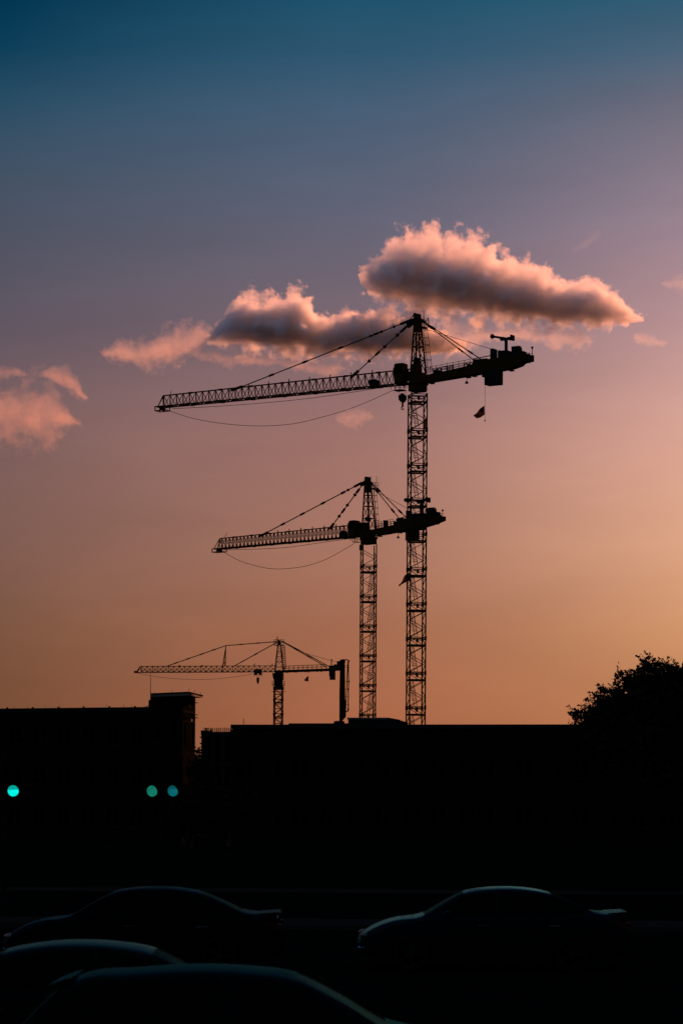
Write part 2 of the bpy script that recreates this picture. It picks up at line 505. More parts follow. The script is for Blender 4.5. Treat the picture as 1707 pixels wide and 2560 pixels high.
def rail(mb, a, b, h, n, r=0.035, rails=(1.0, 0.52)):
    a, b = Vector(a), Vector(b); up = Vector((0, 0, h))
    for f in rails: mb.beam(a + up * f, b + up * f, r)
    for i in range(n + 1):
        p = a.lerp(b, i / n); mb.beam(p, p + up, r * 1.1)

def head(fr, root, cx_top, y_top, y_solid, cx_base, y_base, ht, hb, rows):
    a = fr.at(cx_top, y_top); b = fr.at(cx_base, y_base); sl = fr.at(cx_top, y_solid)
    mb = MB()
    def pt(t, i, j):
        c = b.lerp(a, t); h = hb + (ht - hb) * t
        return Vector((c.x + i * h, j * h, c.z))
    cs = ((-1, -1), (1, -1), (1, 1), (-1, 1))
    for i, j in cs: mb.beam(pt(0, i, j), pt(1, i, j), 0.15)
    ts = [r for r in rows]
    for k, t in enumerate(ts):
        for q in range(4):
            p0, p1 = cs[q], cs[(q + 1) % 4]
            mb.beam(pt(t, *p0), pt(t, *p1), 0.1)
            if k + 1 < len(ts):
                t2 = ts[k + 1]
                mb.beam(pt(t, *(p0 if k % 2 else p1)), pt(t2, *(p1 if k % 2 else p0)), 0.075)
    hs = ht * 1.35
    mb.add([(sl.x + i * hs * 1.1, j * hs * 1.1, sl.z - .2) for i, j in cs] + [(a.x + i * hs, j * hs, a.z) for i, j in cs],
           [(0, 1, 2, 3), (4, 5, 6, 7), (0, 1, 5, 4), (1, 2, 6, 5), (2, 3, 7, 6), (3, 0, 4, 7)])
    return mb.build('tower_head', M['crane_yellow'], root), pt, a

def letter(mb, ch, a, bx, wd, ht, y, th=0.06, st=0.24):
    """block letter; its left edge at local x=a, growing along +x; bx: local z of its foot"""
    sx, sz = wd, ht
    def bar(x0, z0, x1, z1): mb.box2((a + x0 * sx, y - th / 2, bx + z0 * sz), (a + x1 * sx, y + th / 2, bx + z1 * sz))
    if ch == 'B':
        bar(0, 0, st, 1); bar(st, 0.82, .85, 1); bar(st, .42, .85, .58); bar(st, 0, .85, .18); bar(.78, .56, 1, .86); bar(.78, .14, 1, .44)
    elif ch == 'E':
        bar(0, 0, st, 1); bar(st, 0.82, 1, 1); bar(st, .42, .9, .58); bar(st, 0, 1, .18)
    elif ch == 'C':
        bar(0, .08, st, .92); bar(.08, 0.82, 1, 1); bar(.08, 0, 1, .18); bar(.76, .72, 1, .84); bar(.76, .16, 1, .28)
    elif ch == 'K':
        bar(0, 0, st, 1)
        mb.beam((a + st * sx, y, bx + .45 * sz), (a + .9 * sx, y, bx + .97 * sz), th * .9, 0.2 * sx)
        mb.beam((a + st * sx, y, bx + .55 * sz), (a + .9 * sx, y, bx + .03 * sz), th * .9, 0.2 * sx)

def build_crane(S):
    fr = Frame(*S['base'], S['theta'])
    root = empty('tower_crane', fr.base, fr.rz)
    tag(root, S['label'], 'crane', S['group'])
    cx = S['base'][0]
    zt = fr.inv(cx, S['mast_top'])[1]
    mast = lattice_mast(fr, root, S['mast_w'], S['psi'], zt, fr.inv(cx, S['joint'])[1], 4.3, 4, ladder=S['ladder'])
    # slewing ring and turret
    mb = MB()
    for b in S['slew']: fr.pbox(mb, *b)
    z = fr.inv(cx, S['ring'])[1]
    mb.tube([(0, 0, z - .45), (0, 0, z + .3)], S['mast_w'] * 0.60, 20)
    mb.tube([(0, 0, z + .3), (0, 0, z + .5)], S['mast_w'] * 0.68, 20)
    mb.build('slewing_unit', M['crane_yellow'], root)
    # cab
    mb = MB(); x0, y0, x1, y1, dp, yc = S['cab']
    s_, zc = fr.inv((x0 + x1) / 2, y0, yc); zb = fr.inv((x0 + x1) / 2, y1, yc)[1]
    L = ((x1 - x0) / fr.ppm - dp * math.sin(fr.th)) / math.cos(fr.th)
    h = zc - zb
    mb.prism([(s_ - L / 2, zb), (s_ + L * .38, zb), (s_ + L / 2, zb + h * .45), (s_ + L * .42, zc - .12), (s_ + L * .25, zc), (s_ - L / 2, zc)], yc - dp / 2, yc + dp / 2, 'y')
    cab = mb.build('operator_cab', M['crane_yellow'], root)
    mb = MB()
    mb.box((s_ - L * .02, yc + dp / 2 + .012, zb + h * .68), (L * .7, .02, h * .4)); mb.box((s_ - L * .02, yc - dp / 2 - .012, zb + h * .68), (L * .7, .02, h * .4))
    mb.add([(s_ + L * .5 + .004, yc - dp * .42, zb + h * .47), (s_ + L * .5 + .004, yc + dp * .42, zb + h * .47), (s_ + L * .425 + .004, yc + dp * .42, zc - .16), (s_ + L * .425 + .004, yc - dp * .42, zc - .16)], [(0, 1, 2, 3)])
    mb.build('cab_window', M['glass'], cab)
    # service platform under the cab
    x0, y0, x1, y1 = S['cab_platform']
    mb = MB(); fr.pbox(mb, x0, y1 - 1.6, x1, y1, 1.2, yc)
    (a, za), (b, _) = fr.inv(x0, y1 - 1.6, yc), fr.inv(x1, y1 - 1.6, yc); hh = fr.inv(x0, y0, yc)[1] - za
    for yy in (yc - .5, yc + .5): rail(mb, (a, yy, za), (b, yy, za), hh, 3, 0.04)
    mb.build('cab_platform', M['dark_steel'], root)
    # head with ladder, platform and mast-top gear
    H = S['head']
    hd, hp, ha = head(fr, root, H['cx_top'], H['y_top'], H['y_solid'], H['cx_base'], H['y_base'], H['ht'], H['hb'], (0, .22, .45, .66, .83))
    mb = MB()
    for b in H['boxes']: fr.pbox(mb, *b)
    for a, b, w in H['beams']: mb.beam(fr.at(*a), fr.at(*b), w)
    mb.build('sheave_block', M['dark_steel'], hd)
    lb = MB()
    (a0, a1) = H['ladder']
    pa, pb = fr.at(*a0), fr.at(*a1); n = int((pa - pb).length / 0.3)
    for y in (-.22, .22):
        o = Vector((0, y, 0)); lb.beam(pa + o, pb + o, 0.055)
    for i in range(n + 1):
        p = pa.lerp(pb, i / n); lb.beam(p + Vector((0, -.22, 0)), p + Vector((0, .22, 0)), 0.035)
        if i % 3 == 0:                                     # hoops of the safety cage
            ring = [p + Vector((-.72 * math.sin(t), .36 * math.cos(t), 0)) for t in [math.pi * q / 6 for q in range(7)]]
            lb.tube(ring, 0.028, 5)
    for t in (math.pi / 4, math.pi / 2, math.pi * .75):
        o = Vector((-.72 * math.sin(t), .36 * math.cos(t), 0)); lb.beam(pa + o, pb + o, 0.026)
    lb.build('head_ladder', M['dark_steel'], hd)
    mb = MB(); x0, yy, x1 = H['platform']; fr.pbox(mb, x0, yy - 1.5, x1, yy + 1.5, 0.9)
    pr, pl = fr.at(x1, yy - 1), fr.at(x0, yy - 1)
    for o in (-.42, .42): rail(mb, (pl.x, o, pl.z), (pr.x, o, pr.z), fr.inv(x1, H['rail_y'])[1] - pr.z, 2, 0.04)
    mb.build('head_platform', M['dark_steel'], hd)
    mb = MB()
    for (x, ya, yb, r) in H['antennas']: mb.tube([fr.at(x, ya), fr.at(x, yb)], r, 6, r2=r * .6)
    for (x, y, r) in H['beacons']: mb.ball(fr.at(x, y), r, 8)
    mb.build('antenna', M['dark_steel'], hd)
    # jib
    jm, T, B = lattice_jib(fr, root, S['jib_top'], S['jib_bot'], S['bay'])
    x0, y0, x1, y1 = S['tip_box']
    a, za = fr.inv(x0, y0); b, zb = fr.inv(x1, y1)
    for y in (-.55, .55):
        for z in (za, zb): jm.beam((a, y, z), (b, y, z), 0.12)
        for x in (a, b, (a + b) / 2): jm.beam((x, y, za), (x, y, zb), 0.1)
    for x in (a, b):
        for z in (za, zb): jm.beam((x, -.55, z), (x, .55, z), 0.1)
    jm.tube([(a * .5 + b * .5, -.3, (za + zb) / 2), (a * .5 + b * .5, .3, (za + zb) / 2)], 0.28, 12)
    (p, q) = S['tip_stick']; jm.tube([fr.at(*p), fr.at(*q)], 0.035, 6)
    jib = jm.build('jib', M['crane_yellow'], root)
    # tie bars
    for t in S['ties']: tie(fr, t['pts'], t['knots'], t.get('r', .055), t.get('offs', (0,)), 'tie_bar', root, t.get('lug'))
    # counter jib
    mb = MB()
    bot = [fr.inv(*p) for p in S['cj_bot']]; top = [fr.inv(*p) for p in S['cj_top']]
    for y in (-.6, .6): mb.prism(bot + top[::-1], y - .11, y + .11, 'y')
    (a, za), (b, zb) = top[0], top[-1]
    mb.beam((a, 0, za - .12), (b, 0, zb - .12), 1.1, 0.08)
    for i in range(9):
        t = i / 8; x = a + (b - a) * t; z = za + (zb - za) * t - .5
        mb.beam((x, -.6, z), (x, .6, z), 0.12)
    for (x, y) in S['cj_feet']: q = fr.at(x, y); mb.box((q.x, 0, q.z), (0.5, 1.5, 0.14)); mb.box((q.x, 0, q.z + .2), (0.16, 0.16, 0.35))
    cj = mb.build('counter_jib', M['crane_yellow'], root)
    mb = MB()
    (p, q, hpx, n) = S['cj_rail']
    for y in (-.75, .75):
        a, b = fr.at(*p), fr.at(*q); a.y = b.y = y
        rail(mb, a, b, hpx / fr.ppm, n, 0.045, (1.0, .66, .33))
    mb.build('handrail', M['dark_steel'], cj)
    mb = MB()
    for b in S['machinery']: fr.pbox(mb, *b)
    for a, b, w in S.get('mach_beams', ()): mb.beam(fr.at(*a), fr.at(*b), w)
    mb.build('hoist_winch', M['dark_steel'], cj)
    mb = MB(); (x, ya, yb) = S['lamp']; mb.tube([fr.at(x, ya), fr.at(x, yb)], 0.035, 6)
    q = fr.at(x, yb); mb.tube([q + Vector((0, 0, .14)), q - Vector((0, 0, .14))], 0.12, 10, r2=0.24)
    mb.build('work_lamp', M['dark_steel'], cj)
    if S.get('end_pole'):
        mb = MB(); x, ya, yb = S['end_pole']; mb.tube([fr.at(x, ya), fr.at(x, yb)], 0.045, 6); mb.ball(fr.at(x, ya), .16, 8)
        (p, q) = S['end_rail']; mb.beam(fr.at(*p), fr.at(*q), .06)
        mb.build('beacon_pole', M['dark_steel'], cj)
    # counterweight blocks
    for (x0, y0, x1, y1, dp, yc) in S['weights']:
        n = 3 if x1 - x0 > 20 else 1
        cxp = (x0 + x1) / 2; a, zt_ = fr.inv(cxp, y0, yc); _, zb_ = fr.inv(cxp, y1, yc)
        d = fr.world((a, yc, zt_)).y
        L = max(.3, ((x1 - x0) * d / F - dp * math.sin(fr.th)) / math.cos(fr.th))
        for i in range(n):
            mb = MB(); mb.box((a - L / 2 + L * (i + .5) / n, yc, (zt_ + zb_) / 2), (L / n - .015, dp, zt_ - zb_)); mb.build('counterweight', M['concrete'], root)
    # service davit on the counter jib
    D = S['davit']; mb = MB()
    mb.tube([fr.at(*D['foot']), fr.at(*D['top'])], 0.2, 10)
    arm = D['arm']; mb.beam(fr.at(*arm[0]), fr.at(*arm[1]), 0.22, 0.26)
    mb.beam(fr.at(*D['top']) - Vector((0, 0, .5)), fr.at(*arm[0]).lerp(fr.at(*arm[1]), .62), 0.16)
    mb.ball(fr.at(*arm[0]), 0.3, 10)
    for b in D['boxes']: fr.pbox(mb, *b)
    mb.build('davit', M['dark_steel'], root)
    # trolley with hook block
    mb = MB()
    for b in S['trolley']: fr.pbox(mb, *b)
    tr = mb.build('trolley', M['dark_steel'], root)
    for (p, q) in S['ropes']: mb = MB(); mb.tube([fr.at(*p), fr.at(*q)], 0.026, 5); mb.build('hoist_rope', M['rope'], tr)
    if S.get('winch_box'): mb = MB(); fr.pbox(mb, *S['winch_box'][0]); fr.pbox(mb, *S['winch_box'][1]); mb.build('trolley_winch', M['dark_steel'], root)
    if S.get('hook'):
        K = S['hook']; mb = MB()
        mb.prism([fr.inv(*p) for p in K['body']], -.22, .22, 'y')
        mb.tube([fr.at(*K['shank'][0]), fr.at(*K['shank'][1])], 0.13, 8)
        c = fr.at(*K['shank'][1])
        mb.tube([c + Vector((.17 * math.sin(t), 0, -.17 + .17 * math.cos(t))) for t in [i * .5 for i in range(10)]], 0.07, 8)
        mb.build('hook_block', M['dark_steel'], tr)
    for pts in S['cables']:
        mb = MB(); mb.tube(catenary(fr, pts), S.get('cable_r', 0.036), 5); mb.build('slack_cable', M['rope'], root)
    return fr, root, mast, cj

CG = 'tower cranes above the building site'
c1 = dict(
    label='tallest tower crane, its jib just under the clouds, with letters along its counter jib', group=CG,
    base=(1044, 960, 300), theta=30.6, psi=10.2, mast_w=1.97, mast_top=985, joint=1161, ring=968, ladder='l',
    slew=[(1023, 936, 1067, 962, 1.5), (1026, 911, 1055, 938, 1.3), (1024, 960, 1066, 980, 1.4), (1013, 930, 1030, 952, .5), (1013, 956, 1026, 962, .6)],
    cab=(983, 910, 1019, 958, 1.3, 0.5), cab_platform=(982, 962, 1016, 977),
    head=dict(cx_top=1043, y_top=786, y_solid=826, cx_base=1045, y_base=934, ht=.24, hb=.70,
              boxes=[(1033, 895, 1050, 915, .9), (1022, 800, 1050, 808, .5), (1050, 800, 1062, 806, .4)],
              beams=[((1035, 787), (1049, 792), .5), ((1036, 799), (1018, 812), .42), ((1037, 804), (1020, 818), .3), ((1034, 787), (1024, 799), .1), ((1048, 797), (1062, 806), .3)],
              ladder=((1056, 826), (1069, 938)), platform=(1049, 819.5, 1069), rail_y=800,
              antennas=[(1059, 816, 776, .06), (1069.5, 819, 798, .05)], beacons=[(1069.5, 797, .12)]),
    jib_top=[(408, 989.5), (1028, 922.5)], jib_bot=[(402, 1018), (1028, 958.5)], bay=1.03,
    tip_box=(394, 1018, 419, 1026), tip_stick=((425.5, 990), (429, 976)),
    ties=[dict(pts=[(594, 971), (1030, 799)], lug=((578, 976), (606, 966)), r=.075,
               knots=[(0, .2, .75, .22), (0, .395, .75, .22), (0, .6, .75, .22), (0, .8, .75, .22), (0, .83, .3, .26), (0, .77, .3, .26), (0, .9, .2, .28), (0, .965, 1.6, .26)]),
          dict(pts=[(884, 938), (1034, 800)], lug=((878, 943), (896, 927)), r=.07,
               knots=[(0, .26, .3, .3), (0, .40, .75, .22), (0, .52, .3, .3), (0, .73, .3, .34), (0, .82, .75, .24), (0, .92, 1.3, .24)]),
          dict(pts=[(1058, 805), (1182, 899)], r=.065, offs=(0,), knots=[(0, .13, .8, .22), (0, .75, .8, .2)]),
          dict(pts=[(1062, 806), (1200, 897)], r=.065, offs=(0,), knots=[(0, .14, .8, .22), (0, .82, .8, .2)]),
          dict(pts=[(1058, 821), (1226, 872)], r=.03, knots=[])],
    cj_bot=[(1066, 957), (1205, 934), (1256, 926), (1282, 921), (1301, 914), (1308, 907), (1328, 902)],
    cj_top=[(1066, 941), (1182, 915), (1224, 900), (1328, 886)],
    cj_feet=[(1075, 957), (1166, 942), (1181, 939), (1274, 925)],
    cj_rail=((1068, 938), (1182, 917), 16, 8),
    machinery=[(1181, 899, 1226, 922, 1.1), (1224, 873, 1243, 925, 1.1), (1243, 878, 1278, 925, 1.2), (1277, 869, 1305, 915, 1.2), (1277, 866.5, 1304, 868, .8), (1304, 879, 1314, 908, 1.0),
               (1310, 886, 1325, 906, 1.2), (1082, 926, 1102, 938, .9), (1144, 924, 1156, 930, .8), (1166, 912, 1182, 922, .8)],
    mach_beams=[((1180, 898), (1225, 889), .1), ((1245, 876), (1277, 881), .08)],
    lamp=(1166, 941, 956), end_pole=(1329.5, 869, 902), end_rail=((1308, 881), (1330, 884)),
    weights=[(1210, 925, 1257, 962.5, 1.3, .1), (1204.5, 925, 1214, 943, .6, .2)],
    davit=dict(foot=(1264.5, 882), top=(1264.5, 850), arm=((1230, 841), (1277, 848.5)), boxes=[(1274, 838, 1286, 851, .8), (1268, 843, 1276, 850, .6), (1250, 846, 1257, 851.5, .5)]),
    trolley=[(996, 958, 1014, 964, 1.0)], winch_box=[(921, 951, 949, 963, 1.0), (925, 949, 942, 953, .6)],
    ropes=[((998, 963), (998, 987)), ((1013.5, 963), (1013.5, 987))],
    hook=dict(body=[(997.5, 989), (1003, 986.5), (1004, 983.5), (1008, 983.5), (1009, 986.5), (1014, 988), (1014, 999), (1008.5, 1006), (1003.5, 1006), (998, 1000)], shank=((1006, 1005), (1006, 1017))),
    cables=[[(421, 1026), (487, 1047), (571, 1060.5), (648, 1065), (720, 1061), (782, 1049), (884, 1018.5), (982, 976)],
            [(431, 1022), (600, 1012), (780, 995), (973, 966)]], cable_r=.034)
fr1, crane1, mast1, cj1 = build_crane(c1)
# mirrored sign letters, seen from behind
for ch, xr, xl, yt, yb in (('B', 1133, 1121.5, 912.8, 928), ('E', 1119.5, 1107, 915.3, 930.5), ('C', 1104.8, 1092.5, 918.6, 933.5), ('K', 1091.5, 1079.5, 921, 936.5)):
    mb = MB()
    a, z1 = fr1.inv(xr, yt, .7); b, z0 = fr1.inv(xl, yb, .7)
    letter(mb, ch, a, z0, b - a, z1 - z0, .7, .08, .30)
    mb.build('sign_letter', M['dark_steel'], cj1)
mb = MB()   # open winch drum beside the letters
q = fr1.at(1176, 915, .4); mb.tube([q + Vector((.34 * math.cos(t), 0, .42 * math.sin(t))) for t in [i * math.pi / 8 for i in range(17)]], .07, 6)
q = fr1.at(1163, 917, .4)
for dx, dz, w_, h_ in ((-.24, 0, .1, .85), (.2, .1, .1, .6), (0, .38, .5, .1), (0, -.02, .5, .1)): mb.box((q.x + dx, .4, q.z + dz), (w_, .08, h_))
mb.build('winch_drum', M['dark_steel'], cj1)
mb = MB(); mb.box((0, 0, 0), (0.16, 1.3, 1.1), 0); o = mb.build('access_panel', M['panel_lit_yellow'], mast1)
al = R(10.2) - fr1.rz
px_ = fr1.inv(1044, 1058)[1]
o.location = (1.06 * math.cos(al), 1.06 * math.sin(al), px_); o.rotation_euler = (0, 0, al)
mb = MB()
for k_ in (0, 1, 2, 3): mb.box((0, -.3 + .2 * k_, .25), (.2, .1, .45))
q = mb.build('panel_marking', M['dark_steel'], mast1); q.location = o.location + Vector((.02 * math.cos(al), .02 * math.sin(al), .12)); q.rotation_euler = (0, 0, al)

c2 = dict(
    label='middle-height tower crane whose counter jib crosses behind the tallest mast', group=CG,
    base=(921, 1420, 350), theta=43.0, psi=9.2, mast_w=1.97, mast_top=1362, joint=1637, ring=1352, ladder='r',
    slew=[(899, 1327, 938, 1350, 1.3), (901, 1345, 939, 1361, 1.3), (893, 1307, 920, 1334, .8, -.4), (898, 1362, 908, 1376, .5, .6)],
    cab=(870, 1302, 899, 1342, 1.2, .4), cab_platform=(880, 1344, 900, 1356),
    head=dict(cx_top=918.5, y_top=1193, y_solid=1228, cx_base=922, y_base=1326, ht=.24, hb=.72,
              boxes=[(912, 1293, 927, 1303, .9), (907, 1202, 926, 1210, .5), (926, 1206, 931, 1213, .4)],
              beams=[((914, 1195), (924, 1199), .45), ((917, 1204), (906, 1211), .42), ((914, 1208), (902, 1214), .3), ((926, 1206), (931, 1212), .3)],
              ladder=((931, 1224), (939, 1322)), platform=(925, 1222, 941), rail_y=1206,
              antennas=[(926.7, 1208, 1189.5, .05), (941, 1222, 1190.5, .05)], beacons=[]),
    jib_top=[(549.5, 1346.5), (905, 1310.5)], jib_bot=[(542, 1373), (905, 1340.5)], bay=0.8,
    tip_box=(537, 1373, 560, 1379), tip_stick=((560, 1345), (568, 1333)),
    ties=[dict(pts=[(662, 1334), (908, 1205)], lug=((650, 1340), (670, 1331)), r=.085,
               knots=[(0, .19, .8, .24), (0, .39, .8, .24), (0, .6, .8, .24), (0, .8, .8, .26), (0, .85, .3, .28), (0, .95, 1.6, .28)]),
          dict(pts=[(829, 1316), (908, 1209)], lug=((824, 1322), (834, 1309)), r=.08,
               knots=[(0, .24, .3, .32), (0, .37, .8, .24), (0, .5, .3, .32), (0, .74, .3, .34), (0, .83, .8, .26)]),
          dict(pts=[(930, 1213), (998, 1297)], r=.07, knots=[(0, .17, .8, .24), (0, .76, .8, .22)]),
          dict(pts=[(933, 1212), (1014, 1293)], r=.07, knots=[(0, .16, .8, .24), (0, .83, .8, .22)]),
          dict(pts=[(936, 1227), (1018, 1271)], r=.03, knots=[])],
    cj_bot=[(936, 1339), (955, 1337), (1011, 1327), (1048, 1321), (1082, 1311), (1106, 1301)],
    cj_top=[(936, 1325), (992, 1313), (1014, 1297), (1106, 1290)],
    cj_feet=[(944, 1340), (995, 1331), (1006, 1329), (1086, 1309)],
    cj_rail=((938, 1324), (992, 1314), 15, 7),
    machinery=[(990, 1296, 1016, 1312, 1.0), (1014, 1277, 1029, 1325, 1.0), (1029, 1284, 1067, 1325, 1.1), (1066, 1272, 1091, 1310, 1.0), (1066, 1269.5, 1090, 1271, .7), (1091, 1280, 1098, 1302, .8),
               (1090, 1287, 1104, 1302, 1.0), (958, 1301, 970, 1318, .8), (984, 1304, 992, 1316, .6)],
    mach_beams=[((990, 1297), (1014, 1292), .1)],
    lamp=(995, 1331, 1343), end_pole=(1106, 1276, 1301), end_rail=((1094, 1286), (1106, 1284)),
    weights=[(1013, 1320, 1048.5, 1351.5, 1.2, .1)],
    davit=dict(foot=(1052, 1284), top=(1052, 1252), arm=((1014, 1250), (1070, 1251)), boxes=[(1066, 1244, 1075, 1256, .7), (1040, 1251, 1048, 1256, .4)]),
    trolley=[(876, 1341, 888, 1346, 1.0)], winch_box=[(848, 1329, 870, 1342, 1.0), (852, 1327, 866, 1331, .6)],
    ropes=[((880, 1345), (880, 1352))],
    cables=[[(559, 1380), (600, 1402), (650, 1417), (696, 1422.5), (760, 1416), (820, 1396), (886, 1358)],
            [(561, 1375), (700, 1370), (800, 1357), (880, 1346)]], cable_r=.038)
fr2, crane2, mast2, cj2 = build_crane(c2)

# ------------------------------------------------------------------ the small crane far behind
def build_far_crane():
    fr = Frame(696, 1720, 600, 6.7)
    root = empty('tower_crane', fr.base, fr.rz)
    tag(root, 'smallest tower crane low on the left, its level jib carrying a king post', 'crane', CG)
    A = fr.at
    lattice_mast(fr, root, 1.97, 11, fr.inv(696, 1722)[1], fr.inv(696, 1748)[1], 3.6, 3, chord=.22, brace=.14, hefty=.28, ladder=False, style='k')
    mb = MB()
    for b in [(685, 1697, 707, 1712, 1.6), (687, 1708, 707, 1718, 1.5), (683, 1716, 710, 1724.5, 2.0), (687, 1676, 708, 1690, 1.4)]: fr.pbox(mb, *b)
    mb.build('slewing_unit', M['crane_yellow'], root)
    mb = MB(); x0, y0, x1, y1 = 682, 1683, 708, 1700
    (a, zt), (b, zb) = fr.inv(x0, y0, .3), fr.inv(x1, y1, .3)
    mb.prism([(a, zt), (a - .15, zb + .5), (a - .4, zb), (b, zb), (b, zt)], -.6, 1.2, 'y')
    cab = mb.build('operator_cab', M['crane_yellow'], root)
    mb = MB(); mb.box(((a + b) / 2 + .2, 1.21, (zt + zb) / 2 + .1), (abs(a - b) * .6, .03, abs(zt - zb) * .55)); mb.build('cab_window', M['glass'], cab)
    mb = MB()
    for yy in (-1.0, 1.0):
        p, q = A(681, 1713), A(711, 1713); p.y = q.y = yy; mb.beam(p, q, .25, .18); rail(mb, p, q, 1.0, 5, .06, (1, .5))
    p, q = A(678, 1729), A(715, 1729); mb.beam(p, q, .1)
    mb.build('climbing_platform', M['dark_steel'], root)
    hd, hp, ha = head(fr, root, 698, 1601, 1611, 698, 1680, .22, 1.05, (0, .16, .32, .48, .64, .8))
    mb = MB()
    for yy in (-.8, .8):
        p, q = A(685.5, 1613), A(709, 1613); p.y = q.y = yy; mb.beam(p, q, .2, .12); rail(mb, p, q, 1.35, 4, .06, (1, .5))
    mb.build('head_platform', M['dark_steel'], hd)
    mb = MB(); p, q = A(705, 1614), A(708, 1672)
    for yy in (-.25, .25): mb.beam(p + Vector((0, yy, 0)), q + Vector((0, yy, 0)), .06)
    n = 22
    for i in range(n + 1):
        c = p.lerp(q, i / n); mb.beam(c + Vector((0, -.25, 0)), c + Vector((0, .25, 0)), .05)
        if i % 2 == 0: mb.tube([c + Vector((-.75 * math.sin(t), .4 * math.cos(t), 0)) for t in [math.pi * k / 6 for k in range(7)]], .04, 5)
    for t in [math.pi * k / 8 for k in range(9)]: mb.beam(p + Vector((-.75 * math.sin(t), .4 * math.cos(t), 0)), q + Vector((-.75 * math.sin(t), .4 * math.cos(t), 0)), .035)
    mb.build('head_ladder', M['dark_steel'], hd)
    mb = MB(); mb.tube([A(693.5, 1603), A(693.5, 1592)], .12, 6); mb.build('antenna', M['crane_yellow'], hd)
    jm, T, B = lattice_jib(fr, root, [(350, 1666), (690, 1664.5)], [(342, 1681), (690, 1679.5)], 1.35, .55, .17, .085, 0, True)
    jm.box(tuple(A(341, 1680)), (.9, 1.0, .5)); jm.beam(A(636, 1659), A(636, 1666), .2); jm.beam(A(680.5, 1659), A(680.5, 1665), .2); jm.beam(A(449, 1663), A(449, 1668), .4); jm.beam(A(505, 1663), A(505, 1667), .4)
    jib = jm.build('jib', M['crane_yellow'], root)
    mb = MB(); top = A(565, 1614)
    for yy in (-.5, .5):
        for x, y in ((555, 1680), (563, 1666)):
            f = A(x, y); f.y = yy; mb.beam(f, top, .14)
    for t in (.25, .5, .75):
        a, b = A(555, 1680).lerp(top, t), A(563, 1666).lerp(top, t); mb.beam(a, b, .1); mb.beam(a + Vector((0, -.5 * (1 - t), 0)), a + Vector((0, .5 * (1 - t), 0)), .1)
    mb.build('king_post', M['crane_yellow'], root)
    kn = [(0, .18, 1.0, .28), (0, .38, 1.0, .28), (0, .6, 1.0, .28), (0, .8, 1.0, .28)]
    tie(fr, [(413, 1667), (565, 1614)], kn, .11, (0,), 'tie_bar', root)
    tie(fr, [(565, 1614), (692, 1604)], [(0, .3, 1.0, .28), (0, .63, 1.0, .28)], .11, (0,), 'tie_bar', root)
    tie(fr, [(585, 1665.5), (694, 1605)], [(0, .5, .9, .3), (0, .2, .9, .24)], .11, (0,), 'tie_bar', root)
    tie(fr, [(704, 1603), (818, 1669)], [(0, .3, 1.2, .28), (0, .6, 1.2, .28)], .11, (0,), 'tie_bar', root)
    tie(fr, [(706, 1603), (826, 1668)], [(0, .3, 1.2, .28), (0, .6, 1.2, .28)], .11, (0,), 'tie_bar', root)
    tie(fr, [(762, 1633), (844, 1656)], [], .045, (0,), 'tie_bar', root)
    mb = MB(); bot = [fr.inv(*p) for p in ((707, 1681.5), (822, 1677.5), (852, 1676.5))]; tp = [fr.inv(*p) for p in ((707, 1675.5), (822, 1671.5), (852, 1664))]
    for y in (-.6, .6): mb.prism(bot + tp[::-1], y - .13, y + .13, 'y')
    mb.beam(A(707, 1676), A(822, 1672), 1.2, .1)
    for x, w_ in ((718, 3), (740, 3), (765, 2), (772, 2), (793, 2), (803, 2)): fr.pbox(mb, x - w_ / 2, 1678, x + w_ / 2, 1682.5 - (x - 718) * .03, .6)
    cj = mb.build('counter_jib', M['crane_yellow'], root)
    mb = MB()
    for yy in (-.7, .7):
        a, b = A(711, 1676), A(815, 1672); a.y = b.y = yy; rail(mb, a, b, 1.05, 9, .07, (1, .5))
    mb.build('handrail', M['dark_steel'], cj)
    mb = MB()
    for b in [(822, 1664, 846, 1676, 1.2), (842, 1653, 856, 1676, 1.3), (834, 1661, 844, 1668, 1.0)]: fr.pbox(mb, *b)
    mb.beam(A(828.5, 1664), A(828.5, 1649), .22); mb.beam(A(827, 1649), A(831, 1649), .18)
    mb.build('hoist_winch', M['dark_steel'], cj)
    mb = MB(); fr.pbox(mb, 824, 1676, 838.5, 1699.5, 1.3, .2); fr.pbox(mb, 822.5, 1676, 826, 1690, 1.0, .2); mb.build('counterweight', M['concrete'], root)
    mb = MB()
    for b in [(635, 1673, 655, 1680, 1.0), (636, 1680, 643, 1688, .6), (648, 1680, 654, 1688, .6), (640, 1679, 650, 1684, .7)]: fr.pbox(mb, *b)
    for x in (635.5, 655): mb.beam(A(x, 1680), A(x, 1691), .1)
    tr = mb.build('trolley', M['dark_steel'], root)
    for x in (643, 647): mb = MB(); mb.tube([A(x, 1682), A(x, 1694)], .045, 5); mb.build('hoist_rope', M['rope'], tr)
    mb = MB(); mb.prism([fr.inv(*p) for p in ((642, 1694), (648, 1694), (647.5, 1705), (646, 1708), (643.5, 1708), (642, 1705))], -.25, .25, 'y'); mb.tube([A(644.8, 1707), A(644.8, 1710)], .14, 8)
    mb.build('hook_block', M['dark_steel'], tr)
    mb = MB(); mb.tube(catenary(fr, [(345, 1683), (400, 1693), (460, 1698), (520, 1698.5), (580, 1693), (633, 1685)]), .045, 5); mb.build('slack_cable', M['rope'], root)
    return fr, root
fr3, crane3 = build_far_crane()

